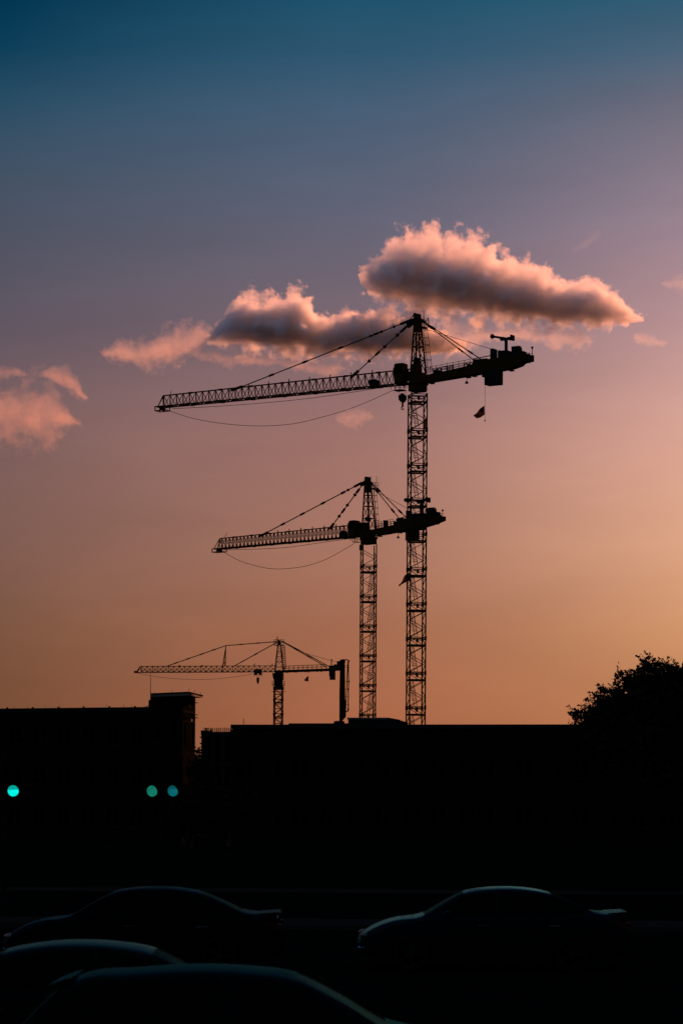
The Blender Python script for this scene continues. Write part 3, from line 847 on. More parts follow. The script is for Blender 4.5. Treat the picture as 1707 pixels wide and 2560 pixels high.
# ------------------------------------------------------------------ flags hung under the counter jibs
def flag(name, fr, hoist, fly, line_top, line_bot, label, kind, sag=.25, nu=20, nv=13):
    """hoist: (top, bottom) picture points; fly: top edge and bottom edge outlines"""
    te, be = fly
    s0, z0 = fr.inv(*line_top)
    root = empty('flag', fr.world((s0, 0, z0)), fr.rz)
    tag(root, label, 'flag', 'flags hung on lines below the cranes')
    o = Vector((s0, 0, z0))
    def edge(pts, t):
        n = len(pts) - 1; k = min(int(t * n), n - 1); f = t * n - k
        return pts[k][0] + (pts[k + 1][0] - pts[k][0]) * f, pts[k][1] + (pts[k + 1][1] - pts[k][1]) * f
    mb = MB(); vs = []
    for i in range(nu + 1):
        u = i / nu; a, b = edge(te, u), edge(be, u)
        for j in range(nv + 1):
            v = j / nv
            x, y = a[0] + (b[0] - a[0]) * v, a[1] + (b[1] - a[1]) * v
            q = fr.at(x, y); q.y = sag * math.sin(u * 7 + v * 2.2) * u
            vs.append(q - o)
    n = nv + 1
    def colour(u, v):
        if kind == 'stripes':
            if u < .4 and v < 7 / 13: return 2
            return 0 if int(v * 13) % 2 == 0 else 1
        return 2 if u < .3 else (1 if v < .5 else 0)
    mb.v = [tuple(q) for q in vs]
    for i in range(nu):
        for j in range(nv):
            mb.f.append((i * n + j, (i + 1) * n + j, (i + 1) * n + j + 1, i * n + j + 1)); mb.mi.append(colour((i + .5) / nu, (j + .5) / nv))
    def surf(u, v):
        x = u * nu; i = min(int(x), nu - 1); f = x - i; y = v * nv; j = min(int(y), nv - 1); h = y - j
        p = vs[i * n + j].lerp(vs[(i + 1) * n + j], f); q = vs[i * n + j + 1].lerp(vs[(i + 1) * n + j + 1], f)
        return p.lerp(q, h)
    def star(u, v, r, asp):
        for off in (.012, -.012):
            c = []
            for k in range(10):
                rr = r if k % 2 == 0 else r * .4; t = math.pi * k / 5
                c.append(surf(min(max(u + rr * math.sin(t), 0), 1), min(max(v - rr * asp * math.cos(t), 0), 1)) + Vector((0, off, 0)))
            ce = surf(u, v) + Vector((0, off, 0))
            mb.add([ce] + c, [(0, 1 + k, 1 + (k + 1) % 10) for k in range(10)], 1)
    if kind == 'stripes':
        for rrow in range(9):
            for k in range(6 if rrow % 2 == 0 else 5):
                star((k + (.5 if rrow % 2 == 0 else 1.0)) * .4 / 6, (rrow + .7) * (7 / 13) / 9.4, .014, 1.6)
    else: star(.15, .5, .10, 1.5)
    mb.build('cloth', None, root, mats=[M['cloth_red'], M['cloth_white'], M['cloth_blue']])
    mb = MB(); a, b = fr.at(*line_top) - o, fr.at(*line_bot) - o
    mb.tube([a, b], .02, 5); mb.build('halyard', M['rope'], root)
    mb = MB(); mb.ball(b, .1, 8); mb.build('line_weight', M['dark_steel'], root)
    return root
flag('flag', fr1, None, ([(1210.3, 1014), (1203, 1019), (1195, 1026), (1189, 1032), (1184, 1039)], [(1211, 1037), (1206.5, 1039), (1202, 1042), (1199, 1045.5), (1192, 1046.5)]),
     (1212, 962), (1211.5, 1052), 'flag of red and white stripes with a starry blue corner under the tallest crane', 'stripes', .25)
flag('flag', fr2, None, ([(1022, 1431), (1014, 1437), (1007, 1445), (1001, 1455), (999, 1462)], [(1024, 1452), (1017, 1453.5), (1010, 1457), (1005, 1462), (1000.5, 1467)]),
     (1024, 1352), (1024, 1475), 'pale and red flag partly hidden behind the tallest mast', 'lone_star', .3)
flag('flag', fr3, None, ([(771, 1690), (767, 1692), (763.5, 1695.5), (760.5, 1700)], [(771, 1703), (768, 1703), (764.5, 1703), (761, 1702)]),
     (771, 1679), (771, 1705), 'tiny dark flag hanging below the smallest crane', 'lone_star', .2)

# ------------------------------------------------------------------ concrete placing boom, folded upright behind the long building
fb = Frame(850, 1790, 236, 4.0)
root = empty('placing_boom', fb.base, fb.rz)
tag(root, 'folded concrete placing boom standing upright beside the smallest crane', 'concrete boom')
A = fb.at
mb = MB(); z0 = fb.inv(850, 1808)[1]
mb.prism([fb.inv(*p) for p in ((835, 1812), (835, 1805.5), (839, 1803), (848, 1802.5), (860, 1803), (860, 1812))], -.7, .7, 'y')
mb.box((fb.inv(852, 1806)[0], 0, z0 / 2 - .2), (.6, .6, z0 - .4))
mb.build('pedestal', M['pump_red'], root)
mb = MB()
mb.prism([fb.inv(*p) for p in ((848.3, 1803), (848.3, 1740), (849.6, 1676), (849.6, 1652), (856, 1652), (856, 1803))], -.16, .16, 'y')
mb.build('boom_section', M['pump_red'], root)
mb = MB()
mb.prism([fb.inv(*p) for p in ((855, 1796), (855.5, 1650), (861.5, 1650), (862, 1700), (862.5, 1745), (865, 1764), (864, 1786), (860, 1796))], -.34, -.02, 'y')
mb.build('boom_section', M['pump_red'], root)
mb = MB(); mb.prism([fb.inv(*p) for p in ((851, 1800), (850.5, 1690), (855.5, 1662), (859, 1662), (860, 1800))], .18, .42, 'y')
mb.build('boom_section', M['pump_red'], root)
mb = MB(); mb.prism([fb.inv(*p) for p in ((850, 1652), (851, 1648.5), (853, 1650), (855, 1648.5), (862, 1648.3), (863, 1656), (850, 1658))], -.3, .3, 'y')
for p in ((853.5, 1660), (858.5, 1655), (857, 1792), (852, 1797)): q = A(*p); mb.tube([(q.x, -.48, q.z), (q.x, .48, q.z)], .1, 10)
mb.build('knuckle_joint', M['dark_steel'], root)
def arc(c, r, a0, a1, n=7): return [A(c[0] + r * math.cos(a0 + (a1 - a0) * i / n), c[1] + r * math.sin(a0 + (a1 - a0) * i / n)) for i in range(n + 1)]
mb = MB()
mb.tube([A(858, 1649.5)] + arc((867, 1653), 3.5, -math.pi / 2, 0) + [A(871, 1700), A(870.3, 1774)] + arc((866.3, 1775), 4, 0, math.pi / 2) + [A(862, 1779.3)], .055, 10)
mb.tube([A(869.5, 1655), A(867.5, 1690), A(865.5, 1740), A(864.5, 1765), A(863.5, 1790)] + arc((859.5, 1791), 4, 0, math.pi / 2) + [A(856, 1797)], .045, 10)
for y in (1664, 1668, 1704, 1723, 1741, 1762): mb.beam(A(861, y), A(872.5, y), .04)
for p in ((871.7, 1653), (871.6, 1704), (870.7, 1723), (870.3, 1774)): q = A(*p); mb.tube([q - Vector((0, 0, .09)), q + Vector((0, 0, .09))], .085, 10)
mb.build('delivery_pipe', M['dark_steel'], root)
# ------------------------------------------------------------------ walls with window openings
def wall_grid(mb, o, ux, L, H, cols, rows, ww, wh, zs, depth=.15, thick=.3, n=None):
    """wall from o along ux with a grid of openings; returns window rectangles (centre, size)"""
    n = n or Vector((ux.y, -ux.x, 0))
    xs = [0.0]; holes = []
    pitch = L / cols
    for c in range(cols):
        a = c * pitch + (pitch - ww) / 2; xs += [a, a + ww]
    xs.append(L); zz = [0.0]
    for z in zs: zz += [z, z + wh]
    zz.append(H)
    def pt(x, z, d): return o + ux * x - n * d + Vector((0, 0, z))
    for i in range(len(xs) - 1):
        for j in range(len(zz) - 1):
            x0, x1, z0, z1 = xs[i], xs[i + 1], zz[j], zz[j + 1]
            if i % 2 == 1 and j % 2 == 1 and i < len(xs) - 1:
                holes.append((x0, x1, z0, z1))
                a, b = [pt(x0, z0, 0), pt(x1, z0, 0), pt(x1, z1, 0), pt(x0, z1, 0)], [pt(x0, z0, depth), pt(x1, z0, depth), pt(x1, z1, depth), pt(x0, z1, depth)]
                mb.add(a + b, [(k, (k + 1) % 4, 4 + (k + 1) % 4, 4 + k) for k in range(4)])
            else: mb.add([pt(x0, z0, 0), pt(x1, z0, 0), pt(x1, z1, 0), pt(x0, z1, 0)], [(0, 1, 2, 3)])
    return holes, pt
def add_windows(holes, pt, root, depth=.12, name='window', panes=2):
    for (x0, x1, z0, z1) in holes:
        f = MB(); w = .07
        def bar(a, b, c, d):
            f.add([pt(a, c, depth - .05), pt(b, c, depth - .05), pt(b, d, depth - .05), pt(a, d, depth - .05), pt(a, c, depth + .02), pt(b, c, depth + .02), pt(b, d, depth + .02), pt(a, d, depth + .02)],
                  [(0, 1, 2, 3), (0, 1, 5, 4), (1, 2, 6, 5), (2, 3, 7, 6), (3, 0, 4, 7)])
        bar(x0, x0 + w, z0, z1); bar(x1 - w, x1, z0, z1); bar(x0 + w, x1 - w, z0, z0 + w); bar(x0 + w, x1 - w, z1 - w, z1)
        for p in range(1, panes): 
            m = x0 + (x1 - x0) * p / panes; bar(m - w / 2, m + w / 2, z0 + w, z1 - w)
        fo = f.build(name, M['dark_steel'], root)
        g = MB(); g.add([pt(x0, z0, depth), pt(x1, z0, depth), pt(x1, z1, depth), pt(x0, z1, depth)], [(0, 1, 2, 3)])
        g.build('pane', M['glass'], fo)

# ------------------------------------------------------------------ long building across the middle
pA, pB = P(581, 1811.5, 200), P(1440, 1811, 194)
ux = Vector((pB.x - pA.x, pB.y - pA.y, 0)).normalized(); uy = Vector((-ux.y, ux.x, 0))
rzb = math.atan2(ux.y, ux.x)
class Wall:
    def __init__(s, o, ux): s.o = Vector((o.x, o.y, 0)); s.ux = ux; s.n = Vector((ux.y, -ux.x, 0))
    def inv(s, px, py, back=0.0):
        D = ray(px, py); t = s.n.dot(s.o - s.n * back) / s.n.dot(D)
        p = Vector((0, 0, EYE)) + D * t; return (p - s.o).dot(s.ux), p.z
wl = Wall(pA, ux)
LB = wl.inv(2150, 1811)[0]; HB = pA.z
root = empty('building', (pA.x, pA.y, 0), rzb)
tag(root, 'long low building across the middle with a flat roof and roof house', 'building')
mb = MB(); holes, pt = wall_grid(mb, Vector((0, 0, 0)), Vector((1, 0, 0)), LB, HB - .35, 22, 2, 1.5, 1.6, (1.1, 5.0))
mb.add([(0, 24, 0), (0, 0, 0), (0, 0, HB - .35), (0, 24, HB - .35)], [(0, 1, 2, 3)]); mb.add([(LB, 24, 0), (LB, 0, 0), (LB, 0, HB - .35), (LB, 24, HB - .35)], [(0, 1, 2, 3)])
mb.add([(0, 24, 0), (LB, 24, 0), (LB, 24, HB - .35), (0, 24, HB - .35)], [(0, 1, 2, 3)])
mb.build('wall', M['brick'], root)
add_windows(holes, pt, root)
mb = MB(); mb.box2((-.12, -.12, HB - .35), (LB + .1, 24.1, HB)); 
xa, xb = wl.inv(722, 1808)[0], wl.inv(870, 1808)[0]
mb.box2((xa, -.115, HB), (xb + .3, 6, wl.inv(800, 1808.3)[1]))
xc = wl.inv(834.5, 1804)[0]; 
mb.build('roof', M['concrete'], root)
wb = 1.5
x0, z1 = wl.inv(870, 1794.7, wb); x1, z2 = wl.inv(991, 1801, wb); x15 = wl.inv(971, 1795, wb)[0]
mb = MB(); mb.prism([(x0, HB), (x1, HB), (x1, wl.inv(991, 1801, wb)[1]), (x15, wl.inv(971, 1795, wb)[1]), (x0, z1)], wb, wb + 5, 'y')
mb.build('roof_house', M['concrete'], root)
mb = MB(); mb.box2((x0 - .06, wb - .1, z1 - .12), (x15, wb + 5.1, z1 + .02)); mb.build('coping', M['roof_metal'], root)
o = MB(); q = P(609, 1811, 203); top = P(609, 1796, 203)
o.tube([(q.x, q.y, q.z - .35), top], .03, 6); o.beam(top - Vector((.0, 0, .28)), top - Vector((-.12, 0, .28)), .02)
tag(o.build('antenna_mast', M['dark_steel']), 'short thin antenna on the left end of the long flat roof', 'antenna')

# ------------------------------------------------------------------ unfinished concrete wing with starter bars
wu = Wall(pA - uy * -1.0, ux)
root = empty('concrete_building', (pA.x, pA.y, 0), rzb)
tag(root, 'unfinished concrete building with bare starter bars along its top', 'building')
a0 = wl.inv(502.5, 1828, 1.0)[0]; zt = wl.inv(540, 1829.5, 1.0)[1]
mb = MB(); 
zs = [0, zt * .34, zt * .67, zt - .3]
for z in zs: mb.box2((a0, 1.0, z), (-.02, 14, z + .3))
mb.build('floor_slab', M['concrete'], root)
for i in range(4):
    x = a0 + .2 + i * (-a0 - .45) / 3
    mb = MB()
    for k in range(3): mb.box2((x - .18, 1.06, zs[k] + .3), (x + .18, 1.42, zs[k + 1]))
    mb.build('column', M['concrete'], root)
mb = MB(); mb.box2((a0 + .05, 1.5, .02), (-.1, 1.7, zt - .32)); mb.build('infill_wall', M['brick'], root)
mb = MB(); mb.prism([(a0 - .02, zt), (wl.inv(520, 1829, 1.0)[0], zt), (a0 + .5, wl.inv(508, 1826, 1.0)[1]), (a0 - .02, wl.inv(503, 1826, 1.0)[1])], 1.0, 2.2, 'y')
for px_ in (527, 577): x, z = wl.inv(px_, 1824, 1.0); mb.box2((x - .06, 1.0, zt), (x + .06, 1.3, z)); mb.prism([(x - .05, z), (x + .05, z), (x, z + .15)], 1.02, 1.2, 'y')
mb.build('edge_formwork', M['dark_steel'], root)
random.seed(4)
bars = [507.5, 511, 512.5, 514, 515.5, 517.5, 521.5, 526.5, 531.5, 536.5, 541.7, 546.8, 552, 557, 562, 567, 572, 577]
for b_ in bars:
    x, z = wl.inv(b_ + random.uniform(-.4, .4), 1819 + random.uniform(-.4, .6), 1.0)
    for yy in (1.15, 1.6): mb = MB(); mb.tube([(x, yy, zt - .1), (x + random.uniform(-.02, .02), yy, z)], .022, 5); mb.build('starter_bar', M['dark_steel'], root)
mb = MB()
for py in (1843, 1858.5, 1876): x, z = wl.inv(499.5, py, 1.0); mb = MB(); mb.box2((x, 1.02, z - .05), (a0, 2.0, z + .06)); mb.build('edge_bracket', M['dark_steel'], root)

# ------------------------------------------------------------------ building on the left with the projecting roof slab
root = empty('building', (P(457, 1800, 181).x, 181, 0))
tag(root, 'dark building on the left with a projecting slab roof over its corner', 'building')
O = Vector(root.location)
def L(v): return Vector(v) - O
c0, c1_, c2_ = P(472.5, 1729, 180), P(378, 1733, 180.5), P(507, 1737.5, 185.6)
c3 = c1_ + (c2_ - c0)
b0, b1, b2 = P(473, 1738.5, 180), P(378, 1742.5, 180.5), P(507, 1744.3, 185.6)
b3 = b1 + (b2 - b0)
mb = MB(); mb.add([L(v) for v in (c0, c1_, c3, c2_, b0, b1, b3, b2)], [(0, 1, 2, 3), (4, 5, 6, 7), (0, 1, 5, 4), (1, 2, 6, 5), (2, 3, 7, 6), (3, 0, 4, 7)])
roof = mb.build('roof', M['roof_metal'], root)
mb = MB()
up = Vector((0, 0, .035))
for a, b in ((c0, c2_), (c0, c1_)):
    d = (b - a).normalized(); nn = Vector((d.y, -d.x, 0)) * (1 if a is c0 and b is c1_ else 1)
    off = Vector((-d.y, d.x, 0)); off = off if off.dot(Vector((1, -1, 0))) > 0 else -off
    mb.beam(L(a + off * .02 - Vector((0, 0, .05))), L(b + off * .02 - Vector((0, 0, .05))), .05, .07)
mb.build('gutter', M['dark_steel'], roof)
mb = MB()
for (x, y, h, d) in ((388, 1733, 5, 181), (431, 1731, 7, 181), (472, 1729, 8, 181), (487, 1733, 8, 182.5), (502, 1737, 7, 184.5)):
    p = P(x, y, d); q = P(x, y - h, d); mb = MB(); mb.tube([L(p) - Vector((0, 0, .15)), L(q)], .014, 5); mb.build('lightning_rod', M['dark_steel'], root)
for x in (36, 113, 151, 266, 310, 361, 210, 70, 330):
    p = P(x, 1771.5 - x * .0107, 184); mb = MB(); mb.tube([L(p) - Vector((0, 0, .1)), L(P(x, 1771.5 - x * .0107 - 7, 184))], .012, 5); mb.build('lightning_rod', M['dark_steel'], root)
for x in (19, 83, 147, 210, 274, 338):
    p = P(x, 1770.5 - x * .0107, 184); mb = MB(); mb.box(L(p), (.14, .14, .12)); mb.build('roof_vent', M['dark_steel'], root)
# corner tower under the slab
w0 = P(457, 1744, 181); w1 = P(378, 1744, 181.6); w2 = P(489, 1744, 185.2)
w3 = w1 + (w2 - w0)
zc = b0.z + .02
mb = MB(); g0 = Vector((w0.x, w0.y, 0))
ux_f = Vector((w0.x - w1.x, w0.y - w1.y, 0)); Lf = ux_f.length; ux_f.normalize()
holes, pt = wall_grid(mb, L(Vector((w1.x, w1.y, 0))), ux_f, Lf, zc, 2, 3, .7, 1.5, (1.0, 4.3, 7.4))
add_windows(holes, pt, root, panes=1)
zg0, zg1 = P(470, 1812, 185).z, P(470, 1790.5, 185).z       # glazed band through the corner: sky shows behind the top panes
wq = w2 + (w3 - w2).normalized() * 3.0
for a, b, zlo_, zhi_ in ((w3, wq, 0, zc), (wq, w2, 0, zg0), (wq, w2, zg1, zc)):
    mb.add([L(Vector((a.x, a.y, zlo_))), L(Vector((b.x, b.y, zlo_))), L(Vector((b.x, b.y, zhi_))), L(Vector((a.x, a.y, zhi_)))], [(0, 1, 2, 3)])
for a, b in ((w1, w3),):
    mb.add([L(Vector((a.x, a.y, 0))), L(Vector((b.x, b.y, 0))), L(Vector((b.x, b.y, zc))), L(Vector((a.x, a.y, zc)))], [(0, 1, 2, 3)])
mb.build('wall', M['brick'], root)
# side wall facing the sunset with two tall strips of glass
us = Vector((w2.x - w0.x, w2.y - w0.y, 0)); Ls = us.length; us.normalize()
ws = Wall(Vector((w0.x, w0.y, 0)), us)
def sw(px, py): return ws.inv(px, py)
cuts = [(458.0, 465.2), (478.8, 486.0)]
mb = MB(); ns = Vector((us.y, -us.x, 0)); og = L(Vector((w0.x, w0.y, 0)))
def spt(x, z, d=0.0): return og + us * x - ns * d + Vector((0, 0, z))
ztop, zbot = sw(468, 1794)[1], sw(480, 1869)[1]
xs = [0] + [sw(c, 1820)[0] for pr in cuts for c in pr] + [Ls]
xs[1] = max(xs[1], .15)
shaded_wall_foot = MB()  # foot of side wall split off in dark brick, shade put into colour
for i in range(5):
    shaded_wall_foot.add([spt(xs[i], 0), spt(xs[i + 1], 0), spt(xs[i + 1], zbot - .3), spt(xs[i], zbot - .3)], [(0, 1, 2, 3)])
    segs = [(zbot - .3, zc)] if i % 2 == 0 else [(zbot - .3, zbot), (ztop, zc)]
    for za, zb in segs: mb.add([spt(xs[i], za), spt(xs[i + 1], za), spt(xs[i + 1], zb), spt(xs[i], zb)], [(0, 1, 2, 3)])
    if i % 2: 
        for x in (xs[i], xs[i + 1]): mb.add([spt(x, zbot), spt(x, zbot, .15), spt(x, ztop, .15), spt(x, ztop)], [(0, 1, 2, 3)])
        for z in (zbot, ztop): mb.add([spt(xs[i], z), spt(xs[i], z, .15), spt(xs[i + 1], z, .15), spt(xs[i + 1], z)], [(0, 1, 2, 3)])
side = mb.build('side_wall', M['panel'], root)
shaded_wall_foot.build('shaded_wall_foot', M['brick'], root)
mb = MB()
for za, zb in ((1776, 1783), (1803, 1806)):
    z1_, z0_ = sw(470, za)[1], sw(470, zb)[1]
    mb.add([spt(.25, z0_, -.03), spt(Ls - .25, z0_, -.03), spt(Ls - .25, z1_, -.03), spt(.25, z1_, -.03)], [(0, 1, 2, 3)])
    mb.add([spt(.25, z1_, -.03), spt(Ls - .25, z1_, -.03), spt(Ls - .25, z1_, 0), spt(.25, z1_, 0)], [(0, 1, 2, 3)])
if True:
    z1_, z0_ = sw(473, 1762)[1], sw(473, 1770)[1]; xm = sw(473, 1766)[0]
    mb.add([spt(xm - .45, z0_, -.05), spt(xm + .45, z0_, -.05), spt(xm + .45, z1_, -.05), spt(xm - .45, z1_, -.05)], [(0, 1, 2, 3)])
    mb.add([spt(xm - .45, z1_, -.05), spt(xm + .45, z1_, -.05), spt(xm + .45, z1_, 0), spt(xm - .45, z1_, 0)], [(0, 1, 2, 3)])
mb.build('wall_band', M['dark_steel'], side)
coated = bpy.data.materials.new('clear_glass'); coated.use_nodes = True
_n = coated.node_tree; _t = _n.nodes.new('ShaderNodeBsdfTransparent'); _t.inputs[0].default_value = (.92, .9, .86, 1)
_g = _n.nodes.new('ShaderNodeBsdfAnisotropic'); _g.inputs['Roughness'].default_value = .03
_f = _n.nodes.new('ShaderNodeFresnel'); _f.inputs[0].default_value = 1.2
_m = _n.nodes.new('ShaderNodeMixShader'); _n.links.new(_f.outputs[0], _m.inputs[0]); _n.links.new(_t.outputs[0], _m.inputs[1]); _n.links.new(_g.outputs[0], _m.inputs[2])
_n.links.new(_m.outputs[0], _n.nodes['Material Output'].inputs[0])
tinted = mat('tinted_glass', (0.05, 0.045, 0.02), 0.12, metal=0.8, vary=.3)
for i in (1, 3):
    f = MB(); xm0, xm1 = xs[i], xs[i + 1]; pcx = 462 if i == 1 else 482
    zsplit = [ztop, sw(pcx, 1802 if i == 1 else 1804.5)[1], sw(pcx, 1813 if i == 1 else 1816)[1], sw(pcx, 1851)[1], zbot]
    for z in zsplit: f.beam(spt(xm0, z, .1), spt(xm1, z, .1), .06, .05)
    for x in (xm0 + .03, xm1 - .03): f.beam(spt(x, zbot, .1), spt(x, ztop, .1), .06, .05)
    fo = f.build('window', M['dark_steel'], side)
    for k_ in range(4):
        g = MB(); g.add([spt(xm0, zsplit[k_ + 1], .12), spt(xm1, zsplit[k_ + 1], .12), spt(xm1, zsplit[k_], .12), spt(xm0, zsplit[k_], .12)], [(0, 1, 2, 3)])
        g.build('pane', coated if k_ == 0 else tinted, fo)
mb = MB()
for py in (1757, 1794.5, 1787): p = P(491, py, 185); mb = MB(); mb.box(L(p), (.22, .2, .06)); mb.build('wall_lamp', M['dark_steel'], root)
# lower wing to the left
l0, l1 = P(374, 1767.4, 181.9), P(-170, 1773.3, 183.3)
ul = Vector((l0.x - l1.x, l0.y - l1.y, 0)); Ll = ul.length; ul.normalize()
mb = MB(); hw_ = l1.z - .02
holes, pt = wall_grid(mb, L(Vector((l1.x, l1.y, 0))), ul, Ll, hw_, 9, 3, 1.1, 1.5, (1.0, 4.2, 7.2))
back = Vector((0, 14, 0)); e0, e1 = L(Vector((l0.x, l0.y, 0))), L(Vector((l1.x, l1.y, 0)))
mb.add([e1, e1 + back, e1 + back + Vector((0, 0, hw_)), e1 + Vector((0, 0, hw_))], [(0, 1, 2, 3)])
mb.add([e0 + back, e1 + back, e1 + back + Vector((0, 0, hw_)), e0 + back + Vector((0, 0, hw_))], [(0, 1, 2, 3)])
mb.build('wing_wall', M['brick'], root)
add_windows(holes, pt, root)
mb = MB(); f_ = Vector((0, -.1, 0))
mb.add([L(l1) + f_, L(l0) + f_, L(l0) + back, L(l1) + back, L(l1) + f_ - Vector((0, 0, .3)), L(l0) + f_ - Vector((0, 0, .3)), L(l0) + back - Vector((0, 0, .3)), L(l1) + back - Vector((0, 0, .3))],
       [(0, 1, 2, 3), (4, 5, 6, 7), (0, 1, 5, 4), (1, 2, 6, 5), (2, 3, 7, 6), (3, 0, 4, 7)])
mb.build('wing_roof', M['concrete'], root)
mb = MB(); p = P(372, 1750, 182.6); q = P(380, 1770, 182.6); mb.box2(L(p), L(q) + Vector((0, 2.5, 0)))
mb.beam(L(P(364, 1768, 182.2)), L(P(373, 1763.5, 182.2)), .06)
mb.build('roof_step', M['brick'], root)
o = MB(); q = P(377, 1750, 183.4); top = P(376.6, 1674, 183.4); mid = P(376.8, 1720, 183.4)
o.tube([q - Vector((0, 0, .02)), mid, top], .035, 6, r2=.015)
tag(o.build('antenna_mast', M['dark_steel']), 'tall whip antenna at the left edge of the slab roof', 'antenna')

# ------------------------------------------------------------------ traffic signals
def signal(px, py, d, yaw, label, lm):
    c = P(px, py, d)
    root = empty('traffic_signal', (c.x, c.y, c.z), yaw)
    tag(root, label, 'traffic light', 'green traffic lights before the left building')
    mb = MB(); mb.box((0, .16, .36), (.38, .24, 1.12))
    for k in range(3):
        mb.box((0, .03, k * .36), (.36, .03, .345))
    mb.build('housing', M['signal_body'], root)
    for k, m in ((0, lm), (1, M['lens_off_amber']), (2, M['lens_off_red'])):
        b = MB(); n = 24; vs = [(0, -.035, 0)]
        for rr, yy in ((.06, -.03), (.11, -.017), (.15, .0)):
            vs += [(rr * math.cos(2 * math.pi * i / n), yy, rr * math.sin(2 * math.pi * i / n)) for i in range(n)]
        fs = [(0, 1 + i, 1 + (i + 1) % n) for i in range(n)]
        for q in range(2): fs += [(1 + q * n + i, 1 + (q + 1) * n + i, 1 + (q + 1) * n + (i + 1) % n, 1 + q * n + (i + 1) % n) for i in range(n)]
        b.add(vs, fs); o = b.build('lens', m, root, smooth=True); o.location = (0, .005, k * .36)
        if k == 0: o['label'] = 'lit green lens at the bottom'
        v = MB(); pts = []
        for i in range(17):
            a = math.pi * (-.12 + 1.24 * i / 16)
            dep = .20 * (.25 + .75 * math.sin(math.pi * i / 16))
            pts.append((.157 * math.cos(a), 0, .157 * math.sin(a), dep))
        vs = [(x, .01, z) for x, _, z, _ in pts] + [(x, -dp, z) for x, _, z, dp in pts] + [(x * 1.03, .01, z * 1.03) for x, _, z, _ in pts] + [(x * 1.03, -dp, z * 1.03) for x, _, z, dp in pts]
        fs = []
        for i in range(16):
            fs += [(i, i + 1, 18 + i, 17 + i), (34 + i, 51 + i, 52 + i, 35 + i), (17 + i, 18 + i, 52 + i, 51 + i)]
        v.add(vs, fs); vo = v.build('visor', M['signal_body'], o)
    return root
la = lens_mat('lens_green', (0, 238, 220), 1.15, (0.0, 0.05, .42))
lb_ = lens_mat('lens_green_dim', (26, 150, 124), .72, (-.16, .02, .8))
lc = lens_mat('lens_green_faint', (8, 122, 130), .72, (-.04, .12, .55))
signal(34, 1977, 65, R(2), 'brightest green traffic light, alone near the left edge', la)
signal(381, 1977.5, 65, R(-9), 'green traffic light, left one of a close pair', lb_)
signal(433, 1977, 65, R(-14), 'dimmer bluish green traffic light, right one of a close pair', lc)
def signal_pole(px, d, arms, label):
    c = P(px, 1977, d); root = empty('signal_pole', (c.x, c.y, 0))
    tag(root, label, 'pole')
    mb = MB(); mb.tube([(0, 0, .12), (0, 0, 4.3)], .085, 12, r2=.07); mb.ball((0, 0, 4.3), .08, 8)
    mb.tube([(0, 0, .11), (0, 0, .35)], .2, 12, r2=.12); mb.build('shaft', M['galvanised'], root)
    mb = MB()
    for a in arms:
        for z in (c.z - .1, c.z + .82): mb.beam((0, 0, z), (a, -.02, z), .05)
    mb.build('bracket', M['galvanised'], root)
signal_pole(34 - 22, 65.3, (.24,), 'metal pole that carries the lone green traffic light')
signal_pole(407, 65.3, (-.28, .28), 'metal pole that carries the pair of green traffic lights')

# ------------------------------------------------------------------ tall block added out of view right of the lot, only to shade it
root = empty('building', (36.5, 40, 0), 0)
tag(root, 'added tall block out of view past the right edge, shading the car lot', 'building')
mb = MB(); HT = 56.0; LT = 215.0
holes, pt = wall_grid(mb, Vector((0, LT, 0)), Vector((0, -1, 0)), LT, HT, 14, 8, 5.0, 2.2, tuple(2.0 + 4.8 * i for i in range(8)))
mb.add([(0, 0, 0), (16, 0, 0), (16, 0, HT), (0, 0, HT)], [(0, 1, 2, 3)]); mb.add([(0, LT, 0), (16, LT, 0), (16, LT, HT), (0, LT, HT)], [(0, 1, 2, 3)])
mb.add([(16, 0, 0), (16, LT, 0), (16, LT, HT), (16, 0, HT)], [(0, 1, 2, 3)])
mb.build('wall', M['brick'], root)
mb = MB(); mb.box2((-.2, -.2, HT), (16.2, LT + .2, HT + .5)); mb.build('roof', M['concrete'], root)
mb = MB()
for (x0_, x1_, z0_, z1_) in holes: mb.add([pt(x0_, z0_, .12), pt(x1_, z0_, .12), pt(x1_, z1_, .12), pt(x0_, z1_, .12)], [(0, 1, 2, 3)])
o = mb.build('window_glazing', M['glass'], root)

# ------------------------------------------------------------------ cars
def spline(pts, x):
    """monotone-ish Catmull-Rom through (x, value) pairs"""
    if x <= pts[0][0]: return pts[0][1]
    if x >= pts[-1][0]: return pts[-1][1]
    for i in range(len(pts) - 1):
        if pts[i][0] <= x <= pts[i + 1][0]: break
    (x0, y0), (x1, y1) = pts[i], pts[i + 1]
    t = (x - x0) / (x1 - x0); h = x1 - x0
    def sl(a, b): return (b[1] - a[1]) / (b[0] - a[0])
    s1 = sl(pts[i], pts[i + 1])
    m0 = s1 if i == 0 else (0 if sl(pts[i - 1], pts[i]) * s1 < 0 else .5 * (sl(pts[i - 1], pts[i]) + s1))
    m1 = s1 if i + 2 >= len(pts) else (0 if sl(pts[i + 1], pts[i + 2]) * s1 < 0 else .5 * (sl(pts[i + 1], pts[i + 2]) + s1))
    return (2*t**3 - 3*t*t + 1) * y0 + (t**3 - 2*t*t + t) * h * m0 + (3*t*t - 2*t**3) * y1 + (t**3 - t*t) * h * m1
SEDAN = dict(len=4.65, top=[(0, .52), (.05, .60), (.13, .67), (.37, .80), (.66, .89), (1.0, .935), (1.12, .975), (1.45, 1.17), (1.8, 1.352), (2.2, 1.425), (2.6, 1.44), (3.0, 1.41), (3.3, 1.35), (3.7, 1.19), (4.0, 1.05), (4.2, 1.02), (4.5, 1.0), (4.6, .90), (4.65, .62)],
             ws=(1.10, 1.80), rw=(3.28, 4.0), doors=(1.25, 2.35, 3.55), wheels=(.88, 3.62))
